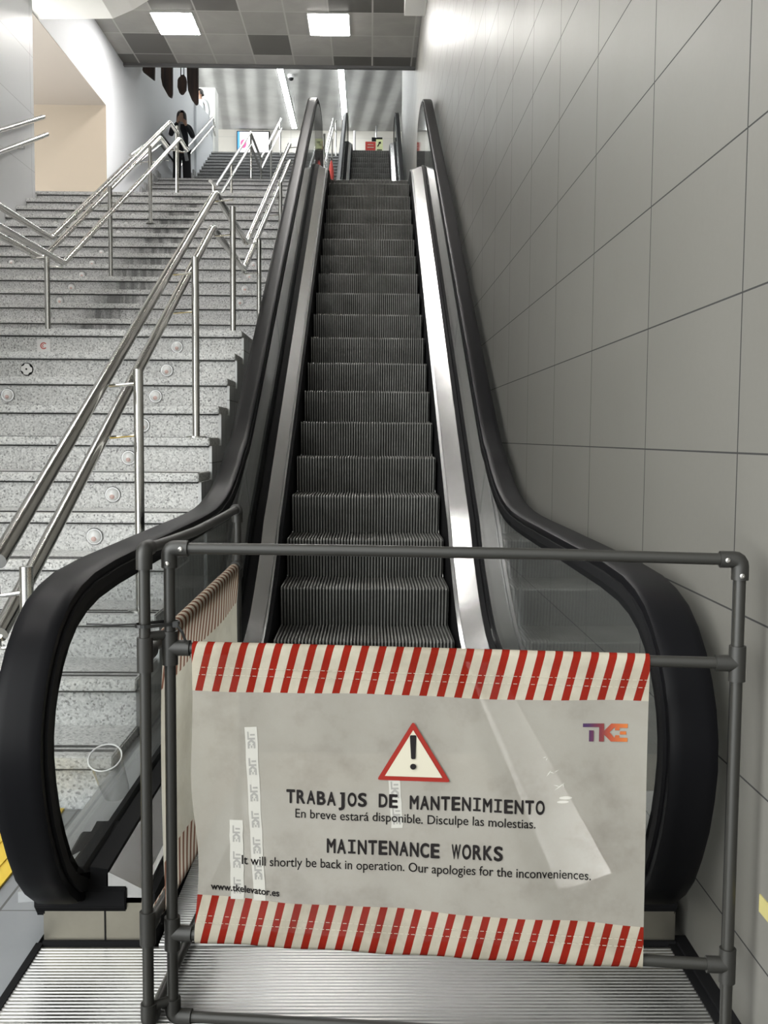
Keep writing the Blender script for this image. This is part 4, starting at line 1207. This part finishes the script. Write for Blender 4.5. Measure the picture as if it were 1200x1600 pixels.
# ------------------------------------------------------------------ small things near the camera
t = thing('clear_cylinder', 'clear tapered cylinder with a white rim on the deck inside the left newel', 'cup', (-0.625, 2.49, 0.13))  # tapered clear cylinder with a white ring round its mouth
prof = [(0.034, 0.0), (0.040, 0.13), (0.041, 0.13), (0.0385, 0.13), (0.0325, 0.004), (0.001, 0.004)]
MB().lathe(prof[:2], (-0.612, 2.52, 0.152), (-0.05, -0.55, 0.80), 28).build('body', 'clear', t, smooth=40)
c = Vector((-0.612, 2.52, 0.152)) + Vector((-0.05, -0.55, 0.80)).normalized() * 0.13
ax = Vector((-0.05, -0.55, 0.80)).normalized(); a1 = ax.cross(Vector((1, 0, 0))).normalized(); a2 = ax.cross(a1)
MB().tube([c + (a1 * math.cos(2 * PI * i / 32) + a2 * math.sin(2 * PI * i / 32)) * 0.0405 for i in range(33)], 0.0021, 8, False).build('rim', simple('white_rim', (0.92, 0.92, 0.92), 0.3), t, smooth=60)
tag(MB().box(WX - 0.002, WX, 1.56, 1.663, 0.248, 0.278).build('wall_sticker', simple('pale_yellow_sticker', (0.42, 0.37, 0.15), 0.6)), 'pale yellow sticker low on the right tiled wall', 'sticker')

# ------------------------------------------------------------------ people
def skin_mesh(name, verts, edges, mat, parent, sub=2):
    """grow a continuous surface over a skeleton: verts [(pos, rx, ry)]"""
    me = bpy.data.meshes.new(name); w = wloc(parent) if parent else Vector((0, 0, 0))
    me.from_pydata([tuple(Vector(v[0]) - w) for v in verts], edges, [])
    o = bpy.data.objects.new(name, me); COL.objects.link(o)
    md = o.modifiers.new('skin', 'SKIN')
    for i, v in enumerate(verts):
        me.skin_vertices[0].data[i].radius = (v[1], v[2] if len(v) > 2 else v[1])
        me.skin_vertices[0].data[i].use_root = (i == 0)
    md.use_smooth_shade = True
    s = o.modifiers.new('sub', 'SUBSURF'); s.levels = sub; s.render_levels = sub
    dg = bpy.context.evaluated_depsgraph_get(); dg.update()
    m2 = bpy.data.meshes.new_from_object(o.evaluated_get(dg))
    o.modifiers.clear(); o.data = m2; m2.name = name
    m2.materials.clear(); m2.materials.append(M[mat] if isinstance(mat, str) else mat)
    for p in m2.polygons: p.use_smooth = True
    if parent: o.parent = parent
    return o
M['skin'] = simple('skin', (0.42, 0.25, 0.18), 0.5)
M['hair'] = simple('dark_hair', (0.012, 0.009, 0.008), 0.45)
M['coat'] = simple('black_cloth', (0.012, 0.013, 0.017), 0.8)
M['trouser'] = simple('black_trouser_cloth', (0.010, 0.010, 0.013), 0.85)
M['scarf'] = simple('grey_scarf', (0.30, 0.31, 0.33), 0.85)
M['shoe'] = simple('black_shoe', (0.01, 0.01, 0.01), 0.4)
M['grey_coat'] = simple('pale_grey_cloth', (0.50, 0.51, 0.52), 0.8)
M['grey_sleeve'] = simple('dark_grey_sleeve', (0.05, 0.05, 0.055), 0.8)

def person(label, base, H, face, coat, trouser, pose, hair_long=True, scarf=True):
    """base: point between the feet; face: unit yaw; faces -Y for 0; pose 'phone' lifts the right hand to the face"""
    root_mat = 'skin'
    s = H / 1.70
    cs, sn = math.cos(face), math.sin(face)
    def W(x, y, z): return (base[0] + (x * cs - y * sn) * s, base[1] + (x * sn + y * cs) * s, base[2] + z * s)
    V = []; E = []
    def v(x, y, z, r, r2=None): V.append((W(x, y, z), r * s, (r2 or r) * s)); return len(V) - 1
    def e(*ids):
        for a, b in zip(ids, ids[1:]): E.append((a, b))
    pel = v(0, 0, .93, .135, .10)
    wa = v(0, .01, 1.08, .115, .085); ch = v(0, 0, 1.26, .135, .10); sh = v(0, .0, 1.40, .10, .075); nk = v(0, -.005, 1.475, .048); hd0 = v(0, -.015, 1.54, .062, .07); hd1 = v(0, -.02, 1.62, .078, .09); hd2 = v(0, -.005, 1.685, .045, .05)
    e(pel, wa, ch, sh, nk, hd0, hd1, hd2)
    arms = {}
    for sd in (-1, 1):
        hip = v(.085 * sd, 0, .86, .085); kn = v(.10 * sd, -.03 if sd < 0 else -.01, .48, .058); ca = v(.10 * sd, .0, .34, .052); an = v(.105 * sd, .02, .09, .036); toe = v(.115 * sd, -.12, .03, .034)
        e(pel, hip, kn, ca, an, toe)
        if pose == 'phone' and sd < 0:
            sho = v(-.175, 0, 1.385, .052); el = v(-.235, -.13, 1.17, .042); wr = v(-.09, -.24, 1.42, .027); pa = v(-.075, -.25, 1.47, .030, .018)
            fd = Vector((.02, -.02, .045))
        elif pose == 'phone':
            sho = v(.175, 0, 1.385, .052); el = v(.24, -.08, 1.16, .042); wr = v(.08, -.22, 1.38, .027); pa = v(.062, -.235, 1.42, .030, .018)
            fd = Vector((-.03, -.02, .035))
        else:
            sho = v(.175 * sd, 0, 1.385, .052); el = v(.23 * sd, .02, 1.12, .042); wr = v(.23 * sd, -.06, .88, .027); pa = v(.225 * sd, -.07, .82, .030, .018)
            fd = Vector((0, -.02, -.05))
        e(sh, sho, el, wr, pa)
        pp = Vector((0, 0, 0))
        px, py, pz = {(-1, 'phone'): (-.075, -.25, 1.47), (1, 'phone'): (.062, -.235, 1.42)}.get((sd, pose), (.225 * sd, -.07, .82))
        fdn = fd.normalized(); side = Vector((0, 1, 0)).cross(fdn); side = side.normalized() if side.length > .1 else Vector((1, 0, 0))
        for fi, ln in enumerate((.062, .072, .068, .052)):
            b0 = Vector((px, py, pz)) + side * (.024 - .016 * fi) + fdn * .02
            a = v(*b0, .0085); m = v(*(b0 + fdn * ln * .55 + Vector((0, -.008, 0))), .0080); t2 = v(*(b0 + fdn * ln * .95 + Vector((0, .004, 0))), .0068)
            e(pa, a, m, t2)
        tb = Vector((px, py, pz)) + side * .034 + fdn * .002
        a = v(*tb, .010); t2 = v(*(tb + fdn * .035 + side * .012), .008); e(pa, a, t2)
        arms[sd] = (sho, el, wr)
    body = skin_mesh('person', V, E, 'skin', None)
    # body mesh is in world coordinates: move its origin to the feet
    for vv in body.data.vertices: vv.co -= Vector(base)
    body.location = base
    tag(body, label, 'person', None)
    P = lambda i, k=1.0, r=None: (V[i][0], V[i][1] * k if r is None else r * s, V[i][2] * k if r is None else r * s)
    # coat
    cv = []; ce = []
    def cvx(x, y, z, r, r2=None): cv.append((W(x, y, z), r * s, (r2 or r) * s)); return len(cv) - 1
    a0 = cvx(0, 0, .82, .165, .125); a1_ = cvx(0, .0, 1.0, .15, .115); a2_ = cvx(0, 0, 1.26, .155, .118); a3_ = cvx(0, 0, 1.405, .115, .085)
    ce += [(a0, a1_), (a1_, a2_), (a2_, a3_)]
    for sd in (-1, 1):
        ids = []
        for i, k in zip(arms[sd], (1.30, 1.35, 1.45)):
            cv.append((V[i][0], V[i][1] * k, V[i][2] * k)); ids.append(len(cv) - 1)
        ce += [(a3_, ids[0]), (ids[0], ids[1]), (ids[1], ids[2])]
    skin_mesh('coat', cv, ce, coat, body)
    tv = []; te = []
    def tvx(x, y, z, r): tv.append((W(x, y, z), r * s, r * s)); return len(tv) - 1
    p0 = tvx(0, 0, .92, .14)
    for sd in (-1, 1):
        i1 = tvx(.09 * sd, 0, .82, .105); i2 = tvx(.105 * sd, -.02, .48, .092); i3 = tvx(.115 * sd, .0, .12, .098)
        te += [(p0, i1), (i1, i2), (i2, i3)]
    skin_mesh('trousers', tv, te, trouser, body)
    for sd in (-1, 1):
        m = MB(); c0 = W(.115 * sd, -.05, .035); m.ellipsoid(c0, .045 * s, .125 * s, .038 * s, 14, 8); m.build('shoe', 'shoe', body, smooth=60)
    # hair: cap over the skull and long sides leaving the face free
    hm = MB(); N, Mh = 20, 10; vs = []; fs = []
    low = 1.40 if hair_long else 1.56
    for i in range(Mh + 1):
        f = i / Mh
        for k in range(N + 1):
            a = math.radians(-62 + 304 * k / N)      # opening towards -Y (the face)
            aa = a + math.radians(0)
            if f < .4:
                th = (f / .4) * PI / 2; rr = math.sin(th); z = 1.615 + .112 * math.cos(th)
                rx, ry = .096 * rr, .112 * rr
            else:
                g2 = (f - .4) / .6; z = 1.615 - (1.615 - low) * g2; rx, ry = .096 + .012 * g2, .112 - .012 * g2
            dx = math.cos(aa - math.radians(0)) * rx; dy = math.sin(aa) * ry
            vs.append(W(dx, -.012 + dy, z))
    for i in range(Mh):
        for k in range(N):
            a = i * (N + 1) + k; fs.append((a, a + 1, a + N + 2, a + N + 1))
    hm.add(vs, fs); ho = hm.build('hair', 'hair', body, smooth=60)
    sol = ho.modifiers.new('solid', 'SOLIDIFY'); sol.thickness = 0.02 * s; sol.offset = 0
    # face: eyes, nose, mouth, ears
    fm = MB()
    for sd in (-1, 1): fm.ellipsoid(W(.030 * sd, -.098, 1.615), .011 * s, .006 * s, .006 * s, 8, 6)
    fm.build('eyes', 'shoe', body, smooth=60)
    fm = MB().ellipsoid(W(0, -.108, 1.588), .011 * s, .016 * s, .020 * s, 8, 6); fm.build('nose', 'skin', body, smooth=60)
    fm = MB().ellipsoid(W(0, -.098, 1.556), .022 * s, .008 * s, .005 * s, 8, 6); fm.build('mouth', simple('lips', (0.30, 0.10, 0.09), 0.5), body, smooth=60)
    fm = MB()
    for sd in (-1, 1): fm.ellipsoid(W(.080 * sd, -.01, 1.60), .008 * s, .018 * s, .028 * s, 8, 6)
    fm.build('ears', 'skin', body, smooth=60)
    if scarf:
        sc = MB().tube([W(.07 * math.cos(2 * PI * i / 16), .06 * math.sin(2 * PI * i / 16) - .005, 1.455) for i in range(17)], .036 * s, 10, False)
        pts = [W(-.05, -.08, 1.44), W(-.07, -.145, 1.30), W(.0, -.15, 1.10), W(.06, -.15, .90), W(.10, -.15, .66)]
        sc.tube(pts, [.030 * s, .036 * s, .034 * s, .034 * s, .040 * s], 10)
        sc.build('scarf', 'scarf', body, smooth=60)
    return body, W, s
PZ = L3
body, W, s = person('person in black with long dark hair, both hands raised to the face, descending the stairs', (-3.55, 19.75, PZ), 1.50, math.radians(12), 'coat', 'trouser', 'phone')
t = thing('mobile_phone', 'small phone held up to the face of the person in black', 'phone', W(-.02, -.30, 1.50))
m = MB(); c = Vector(W(-.02, -.285, 1.50)); m.box(c.x - .036, c.x + .036, c.y - .005, c.y + .005, c.z - .072, c.z + .072); m.build('body', simple('phone_pale', (0.35, 0.24, 0.18), 0.3), t, bevel=.004)
person('person with dark hair in pale grey, half hidden behind the white parapet', (-3.96, 24.4, 7.56), 1.46, math.radians(-15), 'grey_coat', 'grey_coat', 'stand', False, False)
